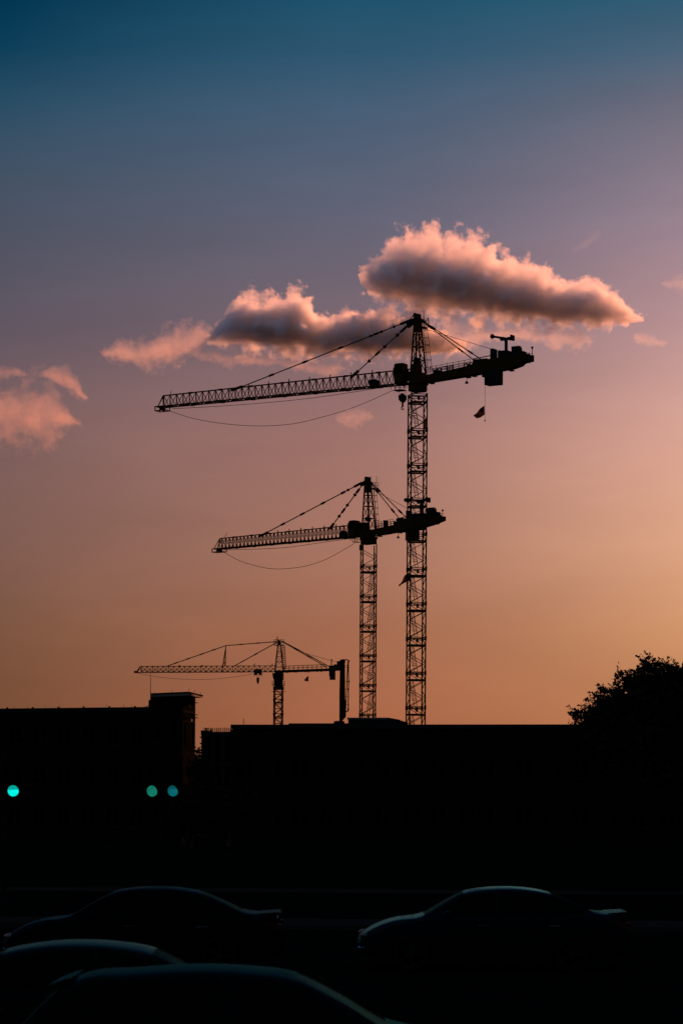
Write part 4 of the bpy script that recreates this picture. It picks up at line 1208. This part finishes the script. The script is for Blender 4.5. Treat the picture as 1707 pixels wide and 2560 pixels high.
HATCH = dict(len=4.2, top=[(0, .58), (.05, .66), (.15, .75), (.45, .89), (.85, .98), (1.0, 1.02), (1.4, 1.25), (1.78, 1.43), (2.2, 1.485), (2.55, 1.495), (3.1, 1.465), (3.58, 1.405), (3.85, 1.22), (4.05, 1.0), (4.15, .88), (4.2, .62)],
             ws=(.98, 1.78), rw=(3.62, 4.03), doors=(1.2, 2.3, 3.4), wheels=(.82, 3.4), spoiler=True)
def make_car(K, paint, label, loc, rz):
    root = empty('car', loc, rz); tag(root, label, 'car', 'cars parked in the dark lot')
    Lc = K['len']; xc = Lc / 2
    NS, NC = 62, 30
    hw = lambda x: spline([(0, .62), (.15, .76), (.5, .855), (1.2, .885), (3.2, .885), (Lc - .5, .85), (Lc - .12, .77), (Lc, .66)], x)
    belt = lambda x: spline([(0, .45), (.3, .66), (1.0, .84), (2.2, .90), (3.4, .94), (Lc - .4, .90), (Lc, .52)], x)
    def ring(x):
        zt, w, zb = spline(K['top'], x), hw(x), belt(x)
        zb = min(zb, zt - .05)
        gl = max(0.0, min(1.0, (zt - zb - .05) / .38))
        rw = w * (.90 - .25 * gl)
        lo = .20 + .12 * max(0, 1 - x / .35) + .12 * max(0, 1 - (Lc - x) / .4)
        ctrl = [(0, 0, lo), (.1, w * .86, lo), (.18, w * .97, lo + .1), (.34, w, (lo + zb) * .5), (.46, w * .985, zb - .05), (.50, w * .965, zb),
                (.70, rw + (w * .95 - rw) * .12, zt - .05 - .035 * gl), (.75, rw * .95, zt - .026 - .018 * gl), (.87, rw * .55, zt - .008 - .006 * gl), (1, 0, zt)]
        out = []
        for k in range(NC + 1):
            t = k / NC
            out.append((spline([(c[0], c[1]) for c in ctrl], t), spline([(c[0], c[2]) for c in ctrl], t)))
        return out
    xs = sorted(set([Lc * i / NS for i in range(NS + 1)] + list(K['ws']) + list(K['rw']) + [.02, .05, .1, Lc - .02, Lc - .05]))
    rings = [ring(x) for x in xs]
    tb, tr = .52, .69
    def glass(x, t):
        a, b = K['ws']; c, d = K['rw']
        if t > .72 and (a + .03 < x < b - .02): return 'windshield'
        if t > .72 and (c + .03 < x < d - .03): return 'rear_window'
        if tb < t < tr and a + .35 < x < d - .18:
            if abs(x - K['doors'][1]) < .06: return None
            return 'side_window'
        return None
    body = MB(); gl = {}
    vid = [[(xs[i] - xc, sgn * y, z) for y, z in rings[i]] for i in range(len(xs)) for sgn in (1, -1)]
    n = NC + 1
    for V in vid: body.v += V
    for i in range(len(xs) - 1):
        for q in (0, 1):
            a, b = (2 * i + q) * n, (2 * (i + 1) + q) * n
            for k in range(NC):
                f = (a + k, a + k + 1, b + k + 1, b + k)
                g = glass((xs[i] + xs[i + 1]) / 2, (k + .5) / NC)
                if g:
                    key = g if g != 'side_window' else (g, q, (xs[i] + xs[i + 1]) / 2 > K['doors'][1])
                    gl.setdefault(key, []).append(f)
                else: body.f.append(f); body.mi.append(0)
    for q in (0, 1):
        for e in (0, len(xs) - 1):
            pass
    for e in (0, len(xs) - 1):
        a, b = (2 * e) * n, (2 * e + 1) * n
        for k in range(NC): body.f.append((a + k, a + k + 1, b + k + 1, b + k)); body.mi.append(0)
    bo = body.build('body', paint, root, smooth=True)
    bm = bmesh.new(); bm.from_mesh(bo.data); bmesh.ops.remove_doubles(bm, verts=bm.verts, dist=.0008); bmesh.ops.recalc_face_normals(bm, faces=bm.faces); bm.to_mesh(bo.data); bm.free()
    for key, fs in gl.items():
        m = MB(); idx = {}
        for f in fs:
            m.f.append(tuple(idx.setdefault(v, len(idx)) for v in f)); m.mi.append(0)
        m.v = [body.v[v] for v in idx]
        m.build(key if isinstance(key, str) else key[0], M['glass'], root, smooth=True)
    for wx in K['wheels']:
        for sy in (-1, 1):
            w = MB(); pr = [(-.10, .25), (-.11, .29), (-.09, .315), (0, .32), (.09, .315), (.11, .29), (.10, .25)]; N = 24
            for j, (yy, rr) in enumerate(pr): w.v += [(wx - xc + rr * math.cos(2 * math.pi * i / N), sy * .80 + yy, .32 + rr * math.sin(2 * math.pi * i / N)) for i in range(N)]
            w.f = [(j * N + i, j * N + (i + 1) % N, (j + 1) * N + (i + 1) % N, (j + 1) * N + i) for j in range(len(pr) - 1) for i in range(N)]; w.mi = [0] * len(w.f)
            ty = w.build('wheel', M['tyre'], root, smooth=True)
            r = MB()
            for i in range(5):
                a = 2 * math.pi * i / 5
                r.beam((wx - xc, sy * .86, .32), (wx - xc + .24 * math.cos(a), sy * .88, .32 + .24 * math.sin(a)), .05, .03)
            r.tube([(wx - xc, sy * .80, .32), (wx - xc, sy * .89, .32)], .06, 10)
            r.tube([(wx - xc + .24 * math.cos(2 * math.pi * i / 20), sy * .87, .32 + .24 * math.sin(2 * math.pi * i / 20)) for i in range(21)], .018, 6)
            r.build('rim', M['rim'], ty)
    for sy in (-1, 1):
        h = MB(); h.ball((.12 - xc, sy * .56, .60), .11, 10, .5); h.build('headlight', M['headlamp_glass'], root, smooth=True)
        h = MB(); h.prism([(Lc - .30 - xc, .80), (Lc - .02 - xc, .74), (Lc - .01 - xc, .84), (Lc - .34 - xc, .90)], sy * .70, sy * .80, 'y'); h.build('tail_light', M['tail_red'], root)
        h = MB(); h.ball((K['ws'][0] + .42 - xc, sy * .98, .98), .10, 10, .7); h.beam((K['ws'][0] + .46 - xc, sy * .84, .93), (K['ws'][0] + .44 - xc, sy * .95, .96), .05); h.build('wing_mirror', paint, root, smooth=True)
        for dx in K['doors'][1:]:
            h = MB(); h.box((dx - .22 - xc, sy * .893, .80), (.2, .03, .03)); h.build('door_handle', M['chrome'], root)
    h = MB(); h.box((Lc - .02 - xc, 0, .66), (.02, .5, .12)); h.build('number_plate', M['road_paint'], root)
    if K.get('spoiler'):
        h = MB(); h.prism([(3.60 - xc, 1.412), (3.66 - xc, 1.400), (3.80 - xc, 1.345), (3.81 - xc, 1.32), (3.62 - xc, 1.34)], -.50, .50, 'y'); h.build('spoiler', paint, root)
    else:
        h = MB(); h.prism([(4.28 - xc, 1.012), (4.60 - xc, 1.035), (4.62 - xc, 1.01), (4.55 - xc, .985), (4.28 - xc, 1.0)], -.58, .58, 'y'); h.build('boot_lip', paint, root)
    return root
def car_x(px, d, front_off, flip, K):
    """centre x of a car whose roof peak (front_off metres from its nose) sits at column px"""
    c = P(px, 2215, d).x
    return c + (K['len'] / 2 - front_off) * (-1 if flip else 1)
make_car(SEDAN, M['paint_blue'], 'dark sedan on the right, nose to the left, its bonnet edge showing', (car_x(1270, 42, 2.6, False, SEDAN), 42, 0), 0)
make_car(SEDAN, M['paint_black'], 'dark sedan behind the two nearest cars on the left', (car_x(405, 41, 2.6, False, SEDAN), 41, 0), 0)
make_car(SEDAN, M['paint_grey'], 'dark sedan cut off by the left edge, its roof just showing', (car_x(220, 24.8, 2.5, True, SEDAN), 24.8, 0), math.pi)
make_car(HATCH, M['paint_green'], 'nearest dark hatchback at the bottom left, its long roof showing', (car_x(525, 20.3, 2.5, True, HATCH), 20.3, 0), math.pi)

# ------------------------------------------------------------------ trees
def leaf(mb, p, d, size, rnd):
    """one folded leaf blade"""
    d = Vector(d).normalized(); up = Vector((rnd.uniform(-1, 1), rnd.uniform(-1, 1), rnd.uniform(-.2, 1)))
    s = d.cross(up)
    if s.length < .05: s = Vector((1, 0, 0))
    s.normalize(); nrm = s.cross(d)
    L_ = size; w = size * .40
    mb.add([p, p + d * L_ * .5 + s * w + nrm * w * .3, p + d * L_, p + d * L_ * .5 - s * w + nrm * w * .3], [(0, 1, 2), (0, 2, 3)])
def twig(mbw, mbl, a, b, rnd, r, size, step, side=2):
    a, b = Vector(a), Vector(b); d = b - a; L_ = d.length
    bend = Vector((rnd.uniform(-1, 1), rnd.uniform(-1, 1), rnd.uniform(-.6, .6))) * L_ * .12
    pts = [a + d * t + bend * math.sin(math.pi * t) for t in (0, .25, .5, .75, 1)]
    mbw.tube(pts, r, 4, r2=r * .3)
    n = max(3, int(L_ / step))
    for i in range(n):
        t = .15 + .85 * (i + rnd.random()) / n
        k = min(int(t * 4), 3); p = pts[k].lerp(pts[k + 1], t * 4 - k)
        for q in range(side):
            v = d.normalized() * rnd.uniform(.1, .9) + Vector((rnd.gauss(0, 1), rnd.gauss(0, 1), rnd.gauss(.1, .8)))
            leaf(mbl, p + Vector((rnd.gauss(0, .03), rnd.gauss(0, .03), rnd.gauss(0, .03))), v, size * rnd.uniform(.6, 1.25), rnd)
def inside(poly, x, y):
    c = False; j = len(poly) - 1
    for i in range(len(poly)):
        xi, yi = poly[i]; xj, yj = poly[j]
        if (yi > y) != (yj > y) and x < (xj - xi) * (y - yi) / (yj - yi) + xi: c = not c
        j = i
    return c
def big_tree():
    rnd = random.Random(11); d = 80.0
    base = P(1905, 2010, d); base.z = 0
    root = empty('tree', base); tag(root, 'dark leafy tree rising at the right edge over the roofline', 'tree')
    def q(px, py, dy=0.0): return P(px, py, d + dy) - base
    hub = q(1900, 1930)
    wood, lv = MB(), MB()
    wood.tube([(0, 0, 0), (.05, 0, 1.2), (0, .05, 2.4), hub], .24, 10, r2=.15)
    tips = [(1421, 1767), (1427, 1774), (1422, 1790), (1441, 1803), (1446, 1761), (1462, 1748), (1474, 1730), (1483, 1735), (1494, 1710), (1509, 1718), (1522, 1713), (1533, 1706), (1543, 1664), (1552, 1682), (1556, 1689), (1563, 1681),
            (1574, 1674), (1587, 1669), (1594, 1659), (1596, 1640), (1604, 1646), (1610, 1631), (1616, 1645), (1626, 1652), (1629, 1664), (1645, 1660), (1655, 1648), (1669, 1644), (1684, 1650), (1702, 1662),
            (1720, 1655), (1740, 1640), (1765, 1632), (1790, 1622), (1820, 1618), (1850, 1612), (1890, 1610), (1940, 1612), (1990, 1620), (2040, 1632), (2090, 1655), (2140, 1690), (2190, 1730), (2230, 1770), (2270, 1820)]
    core = [(1450, 1830), (1458, 1800), (1478, 1776), (1500, 1752), (1530, 1738), (1555, 1722), (1566, 1702), (1590, 1692), (1620, 1692), (1636, 1700), (1650, 1682), (1672, 1672), (1700, 1675), (1740, 1664), (1800, 1645), (1890, 1635), (1990, 1645), (2060, 1665), (2130, 1705), (2190, 1760), (2230, 1830), (2220, 1900), (2150, 1950), (1950, 1965), (1750, 1965), (1560, 1950), (1470, 1910)]
    core = [(1880 + (x - 1880) * .958, 1900 + (y - 1900) * .938) for x, y in core]
    # limbs
    for k in range(26):
        tx, ty = tips[(k * 5) % len(tips)]; dy = rnd.uniform(-2.2, 2.2)
        m = Vector(hub).lerp(q(tx, ty, dy), rnd.uniform(.55, .8)) + Vector((0, 0, rnd.uniform(-.1, .3)))
        wood.tube([hub, hub.lerp(m, .5) + Vector((0, 0, .25)), m], .09, 6, r2=.025)
    # sprays that make the outline
    for (tx, ty) in tips:
        for c in range(3):
            dy = rnd.uniform(-.8, .8) if c == 0 else rnd.uniform(-2, 2)
            ex, ey = (tx, ty) if c == 0 else (tx + rnd.gauss(5, 5), ty + abs(rnd.gauss(16, 8)))
            vx, vy = 1880 - ex, 1930 - ey; l_ = math.hypot(vx, vy); ln = rnd.uniform(60, 95)
            ang = rnd.gauss(0, .35); cx_, sx_ = math.cos(ang), math.sin(ang)
            bx, by = ex + (vx * cx_ - vy * sx_) / l_ * ln, ey + (vx * sx_ + vy * cx_) / l_ * ln
            twig(wood, lv, q(bx, by, dy), q(ex, ey, dy), rnd, .014, .10, .05, 2)
            for s_ in range(3):
                f = rnd.uniform(.35, .8); px_, py_ = bx + (ex - bx) * f, by + (ey - by) * f
                a2 = math.atan2(ey - by, ex - bx) + rnd.choice((-1, 1)) * rnd.uniform(.5, 1.0); l2 = rnd.uniform(9, 19)
                twig(wood, lv, q(px_, py_, dy), q(px_ + l2 * math.cos(a2), py_ + l2 * math.sin(a2), dy + rnd.uniform(-.2, .2)), rnd, .009, .095, .045, 2)
    # leaf clusters through the volume
    cnt = 0
    while cnt < 6500:
        x, y = rnd.uniform(1440, 2240), rnd.uniform(1630, 1970)
        if not inside(core, x, y): continue
        cnt += 1
        c = q(x, y, rnd.gauss(0, 1.1)); sz = .24
        for k in range(5):
            v = Vector((rnd.gauss(0, 1), rnd.gauss(0, 1), rnd.gauss(0, 1)))
            leaf(lv, c + v * .06, v, sz * rnd.uniform(.7, 1.3), rnd)
    # finer, looser clusters between core and outline
    cnt = 0
    while cnt < 420:
        x, y = rnd.uniform(1425, 2240), rnd.uniform(1640, 1900)
        if inside(core, x, y) or not inside(core, x + 16, y + 24): continue
        cnt += 1
        c = q(x, y, rnd.gauss(0, 1.1))
        for k in range(4):
            v = Vector((rnd.gauss(0, 1), rnd.gauss(0, 1), rnd.gauss(0, 1)))
            leaf(lv, c + v * .045, v, .085 * rnd.uniform(.7, 1.2), rnd)
    wood.build('trunk', M['bark'], root); lv.build('crown', M['leaf'], root)
big_tree()
def small_tree(loc, h, r, label, seed, n=900, group=None):
    rnd = random.Random(seed); root = empty('tree', loc); tag(root, label, 'tree', group)
    w, lv = MB(), MB(); w.tube([(0, 0, 0), (.1, 0, h * .3), (0, .1, h * .62)], .05 * r + .06, 8, r2=.06)
    lobes = [(Vector((rnd.gauss(0, r * .42), rnd.gauss(0, r * .42), h * .66 + rnd.gauss(0, h * .12))), r * rnd.uniform(.35, .6)) for _ in range(10)]
    for c, lr in lobes: w.tube([(0, 0, h * .4), c * .6 + Vector((0, 0, h * .2)), c], .05, 5, r2=.015)
    for _ in range(n):
        c, lr = rnd.choice(lobes); v = Vector((rnd.gauss(0, 1), rnd.gauss(0, 1), rnd.gauss(0, .8))).normalized()
        p = c + v * lr * rnd.random() ** .4
        for k in range(4):
            u = Vector((rnd.gauss(0, 1), rnd.gauss(0, 1), rnd.gauss(0, 1))); leaf(lv, p + u * .1, u, rnd.uniform(.15, .32), rnd)
    w.build('trunk', M['bark'], root); lv.build('crown', M['leaf'], root)
    return root
p = P(494, 1893, 232); small_tree((p.x, 232, 0), (p.z - 1.1) / .84, 1.9, 'small distant tree low in the gap between the two buildings', 5, 1200)

p = P(462, 1925, 168); small_tree((p.x, 168, 0), (p.z - 1.4) / .84, 2.3, 'dark round tree low before the corner of the left building', 8, 1500)
p = P(575, 1935, 160); small_tree((p.x, 160, 0), (p.z - 1.4) / .84, 2.3, 'dark low tree before the unfinished concrete building', 9, 1500)
p = P(482, 1985, 150); small_tree((p.x, 150, 0), (p.z - .9) / .84, 1.9, 'low dark bush added to cover the sunlit foot of the left building corner', 12, 1500)  # bush added to hide the sunlit foot of the side wall

# ------------------------------------------------------------------ clouds: real volumes three kilometres off
CD = 3000.0
def cloud(label, x0, x1, top, base, hd, dens, noise_amp, freq, sharp, off=(0, 0, 0), soft_base=.35, warp=10.0, step=.10, g=.42, dep=0.0, min_hh=3.0, crest=(-.1, .5, .5), tint=(.97, .97, .98)):
    """top, base: (px, py) outlines of the cloud seen from the lot; local units are pixels at that distance"""
    s = (CD + dep) / F
    yc = (min(p[1] for p in top) + max(p[1] for p in base)) / 2
    c = P((x0 + x1) / 2, yc, CD + dep); xm = (x0 + x1) / 2
    T = sorted((x - xm, yc - y) for x, y in top); B = sorted((x - xm, yc - y) for x, y in base)
    zlo = min(min(z for _, z in B), min(z for _, z in T)) - 5; zhi = max(z for _, z in T) + 5
    hx = (x1 - x0) / 2
    # hull
    mb = MB(); N, K = 36, 18
    for i in range(N + 1):
        x = -hx + 2 * hx * i / N; zt, zb = spline(T, x), spline(B, x)
        hh = max((zt - zb) / 2, min_hh); m = (zt + zb) / 2
        e = 1.0 + noise_amp * .42; hy = hd * max(.3, min(1.0, hh / (.35 * (zhi - zlo) / 2 + .01)))
        for k in range(K):
            a = 2 * math.pi * k / K; mb.v.append((x, (hd * e) * math.cos(a), m + (hh * e + warp * .6) * math.sin(a)))
    mb.f = [(i * K + k, i * K + (k + 1) % K, (i + 1) * K + (k + 1) % K, (i + 1) * K + k) for i in range(N) for k in range(K)]
    mb.f += [tuple(range(K))[::-1], tuple(N * K + k for k in range(K))]; mb.mi = [0] * len(mb.f)
    m = bpy.data.materials.new('cloud'); m.use_nodes = True
    nt = m.node_tree; nt.nodes.clear(); b = NB(nt)
    tc = b.n('ShaderNodeTexCoord')
    pos = tc.outputs['Object']
    pn = b.n('ShaderNodeVectorMath', operation='ADD'); nt.links.new(pos, pn.inputs[0]); pn.inputs[1].default_value = off
    # domain warp
    w = b.n('ShaderNodeTexNoise'); nt.links.new(pn.outputs[0], w.inputs['Vector']); w.inputs['Scale'].default_value = freq * 1.7; w.inputs['Detail'].default_value = 2
    w1 = b.n('ShaderNodeVectorMath', operation='SUBTRACT'); nt.links.new(w.outputs['Color'], w1.inputs[0]); w1.inputs[1].default_value = (.5, .5, .5)
    w2 = b.n('ShaderNodeVectorMath', operation='SCALE'); nt.links.new(w1.outputs[0], w2.inputs[0]); w2.inputs['Scale'].default_value = warp * 2
    w3 = b.n('ShaderNodeVectorMath', operation='ADD'); nt.links.new(pos, w3.inputs[0]); nt.links.new(w2.outputs[0], w3.inputs[1])
    sp = b.n('ShaderNodeSeparateXYZ'); nt.links.new(w3.outputs[0], sp.inputs[0])
    xx, yy, zz = sp.outputs
    u = b.m('DIVIDE', b.m('ADD', xx, hx), 2 * hx, clamp=True)
    def curve(pts):
        o = b.n('ShaderNodeFloatCurve'); cu = o.mapping.curves[0]
        P_ = [(min(max((x + hx) / (2 * hx), 0), 1), min(max((z - zlo) / (zhi - zlo), 0), 1)) for x, z in pts]
        while len(cu.points) < len(P_): cu.points.new(.5, .5)
        for q, (a, c_) in zip(cu.points, P_): q.location = (a, c_); q.handle_type = 'AUTO_CLAMPED'
        o.mapping.update(); b.put(o.inputs['Value'], u)
        return b.m('ADD', b.m('MULTIPLY', o.outputs[0], zhi - zlo), zlo)
    zt, zb = curve(T), curve(B)
    mid = b.m('MULTIPLY', b.m('ADD', zt, zb), .5)
    hh = b.m('MAXIMUM', b.m('MULTIPLY', b.m('SUBTRACT', zt, zb), .5), min_hh)
    rz = b.m('DIVIDE', b.m('SUBTRACT', zz, mid), hh)
    ry = b.m('DIVIDE', yy, hd)
    ex = b.m('POWER', b.m('ABSOLUTE', b.m('DIVIDE', xx, hx * 1.0)), 10.0)
    r = b.m('SQRT', b.m('ADD', b.m('ADD', b.m('MULTIPLY', rz, rz), ex), b.m('MULTIPLY', ry, ry)))
    nz = b.noise(pn.outputs[0], freq, 8, .63)
    bil = b.m('ABSOLUTE', b.m('SUBTRACT', nz, .5))            # billows
    nn = b.m('SUBTRACT', b.m('MULTIPLY', b.m('SUBTRACT', nz, .5), 1.6), b.m('MULTIPLY', b.m('SUBTRACT', bil, .08), -.6))
    f = b.m('ADD', b.m('SUBTRACT', 1.0, r), b.m('MULTIPLY', nn, noise_amp))
    sh = b.mr(rz, -.7, .15, sharp * soft_base, sharp, True)
    # airy crest, heavy base
    ds = b.m('MULTIPLY', b.m('MULTIPLY', f, sh, clamp=True), b.mr(rz, crest[0], crest[1], dens, dens * crest[2], True))
    v = b.n('ShaderNodeVolumePrincipled')
    v.inputs['Color'].default_value = tuple(tint) + (1,); v.inputs['Anisotropy'].default_value = g  # warmer tints put redder sunlight into the left clouds' own colour
    nt.links.new(ds, v.inputs['Density'])
    out = b.n('ShaderNodeOutputMaterial'); nt.links.new(v.outputs[0], out.inputs['Volume'])
    m.cycles.volume_step_rate = step
    o = mb.build('cloud', m); o.location = c; o.scale = (s, s, s); o.rotation_euler = (0, ROLL, 0)
    tag(o, label, 'cloud', 'sunset clouds')
    return o

cloud('largest cloud, towering over the tallest crane, pink edged and grey below', 895, 1612,
      [(895, 690), (910, 668), (940, 655), (960, 628), (985, 604), (1010, 594), (1060, 584), (1090, 592), (1106, 612), (1125, 600), (1145, 593), (1180, 606), (1226, 622), (1258, 641), (1295, 656), (1336, 667), (1365, 684), (1391, 698), (1420, 711), (1445, 708), (1467, 698), (1503, 716), (1533, 734), (1565, 764), (1612, 790)],
      [(895, 700), (925, 745), (960, 762), (1020, 780), (1080, 795), (1200, 806), (1350, 812), (1480, 812), (1560, 806), (1612, 796)],
      95, .105, 1.55, .027, 9.0, (3, 7, 1), g=.42, soft_base=.16, step=.08, crest=(.15, .6, .45))
cloud('broad grey cloud left of the tallest crane head with bright pink crest', 515, 1165,
      [(515, 845), (540, 820), (556, 806), (578, 772), (602, 750), (622, 742), (650, 752), (690, 743), (722, 742), (750, 737), (776, 762), (802, 790), (825, 800), (845, 786), (868, 778), (895, 771), (920, 783), (954, 771), (985, 785), (1028, 777), (1065, 800), (1110, 830), (1165, 850)],
      [(515, 860), (580, 874), (680, 888), (800, 894), (900, 894), (1000, 892), (1090, 890), (1165, 870)],
      85, .12, 1.5, .027, 8.0, (40, 3, 9), g=.42, soft_base=.14, step=.08, crest=(.4, .9, .4))
cloud('ragged salmon cloud at the left end of the cloud band', 245, 545,
      [(245, 880), (275, 868), (305, 850), (335, 855), (365, 848), (395, 832), (418, 818), (450, 812), (480, 804), (505, 806), (545, 835)],
      [(245, 892), (290, 905), (340, 918), (400, 918), (450, 908), (490, 880), (545, 860)],
      45, .016, 2.0, .030, 4.0, (11, 2, 30), .5, tint=(.97, .88, .82))
cloud('broken orange cloud low at the left edge of the sky', -60, 205,
      [(-60, 955), (0, 965), (40, 955), (80, 948), (112, 945), (135, 965), (165, 1005), (190, 1042), (205, 1055)],
      [(-60, 1090), (0, 1105), (60, 1118), (110, 1115), (150, 1085), (190, 1062), (205, 1058)],
      60, .0095, 2.6, .024, 3.2, (80, 5, 2), .6, tint=(.97, .82, .74))
cloud('small orange puff hooked over the broken cloud at the left edge', 95, 225,
      [(95, 935), (115, 925), (140, 914), (165, 914), (185, 925), (200, 950), (210, 975), (225, 990)],
      [(95, 940), (120, 945), (140, 960), (160, 978), (180, 985), (200, 1000), (215, 1002), (225, 996)],
      30, .016, 1.5, .030, 4.0, (21, 55, 12), .7, tint=(.97, .82, .74))
cloud('orange scrap of cloud touching the left edge of the sky', -50, 75,
      [(-50, 925), (-20, 912), (10, 914), (35, 918), (55, 925), (75, 935)],
      [(-50, 950), (-10, 950), (15, 945), (40, 940), (75, 938)],
      25, .012, 1.5, .034, 4.0, (61, 15, 42), .7, tint=(.97, .82, .74))
cloud('thin peach wisps under the largest cloud', 1085, 1500,
      [(1085, 800), (1130, 800), (1200, 815), (1280, 812), (1380, 808), (1450, 812), (1500, 830)],
      [(1085, 900), (1120, 905), (1180, 880), (1260, 850), (1340, 862), (1420, 872), (1500, 850)],
      45, .015, 2.2, .022, 3.0, (5, 60, 4), .6)
cloud('low salmon wisps under the broad grey cloud', 470, 880,
      [(470, 872), (520, 868), (580, 880), (640, 884), (720, 892), (800, 900), (880, 905)],
      [(470, 890), (520, 905), (590, 918), (660, 915), (740, 925), (820, 935), (880, 920)],
      35, .009, 2.2, .024, 3.0, (71, 6, 14), .6, tint=(.97, .88, .82))
cloud('faint peach puff below the long jib', 835, 940,
      [(835, 1040), (860, 1026), (885, 1012), (910, 1018), (940, 1040)], [(835, 1050), (870, 1068), (900, 1064), (940, 1048)],
      25, .010, 1.5, .035, 2.6, (9, 30, 44), .8)
cloud('small pale puff right of the largest cloud', 1580, 1670,
      [(1580, 838), (1598, 826), (1620, 834), (1670, 858)], [(1580, 850), (1605, 866), (1640, 868), (1670, 864)],
      25, .012, 1.3, .035, 3.0, (19, 8, 64), .8)
cloud('pale torn cloud at the right edge above the smallest puff', 1650, 1790,
      [(1650, 705), (1680, 692), (1700, 684), (1740, 680), (1790, 700)], [(1650, 715), (1680, 724), (1710, 735), (1750, 735), (1790, 715)],
      25, .008, 2.0, .03, 2.6, (29, 18, 4), .7)
cloud('faint pink streak of cloud high above the right end of the largest cloud', 1425, 1505,
      [(1425, 625), (1450, 600), (1475, 580), (1490, 572), (1505, 575)], [(1425, 640), (1455, 632), (1480, 610), (1505, 590)],
      22, .0025, 1.4, .03, 1.5, (2, 38, 24), .8)
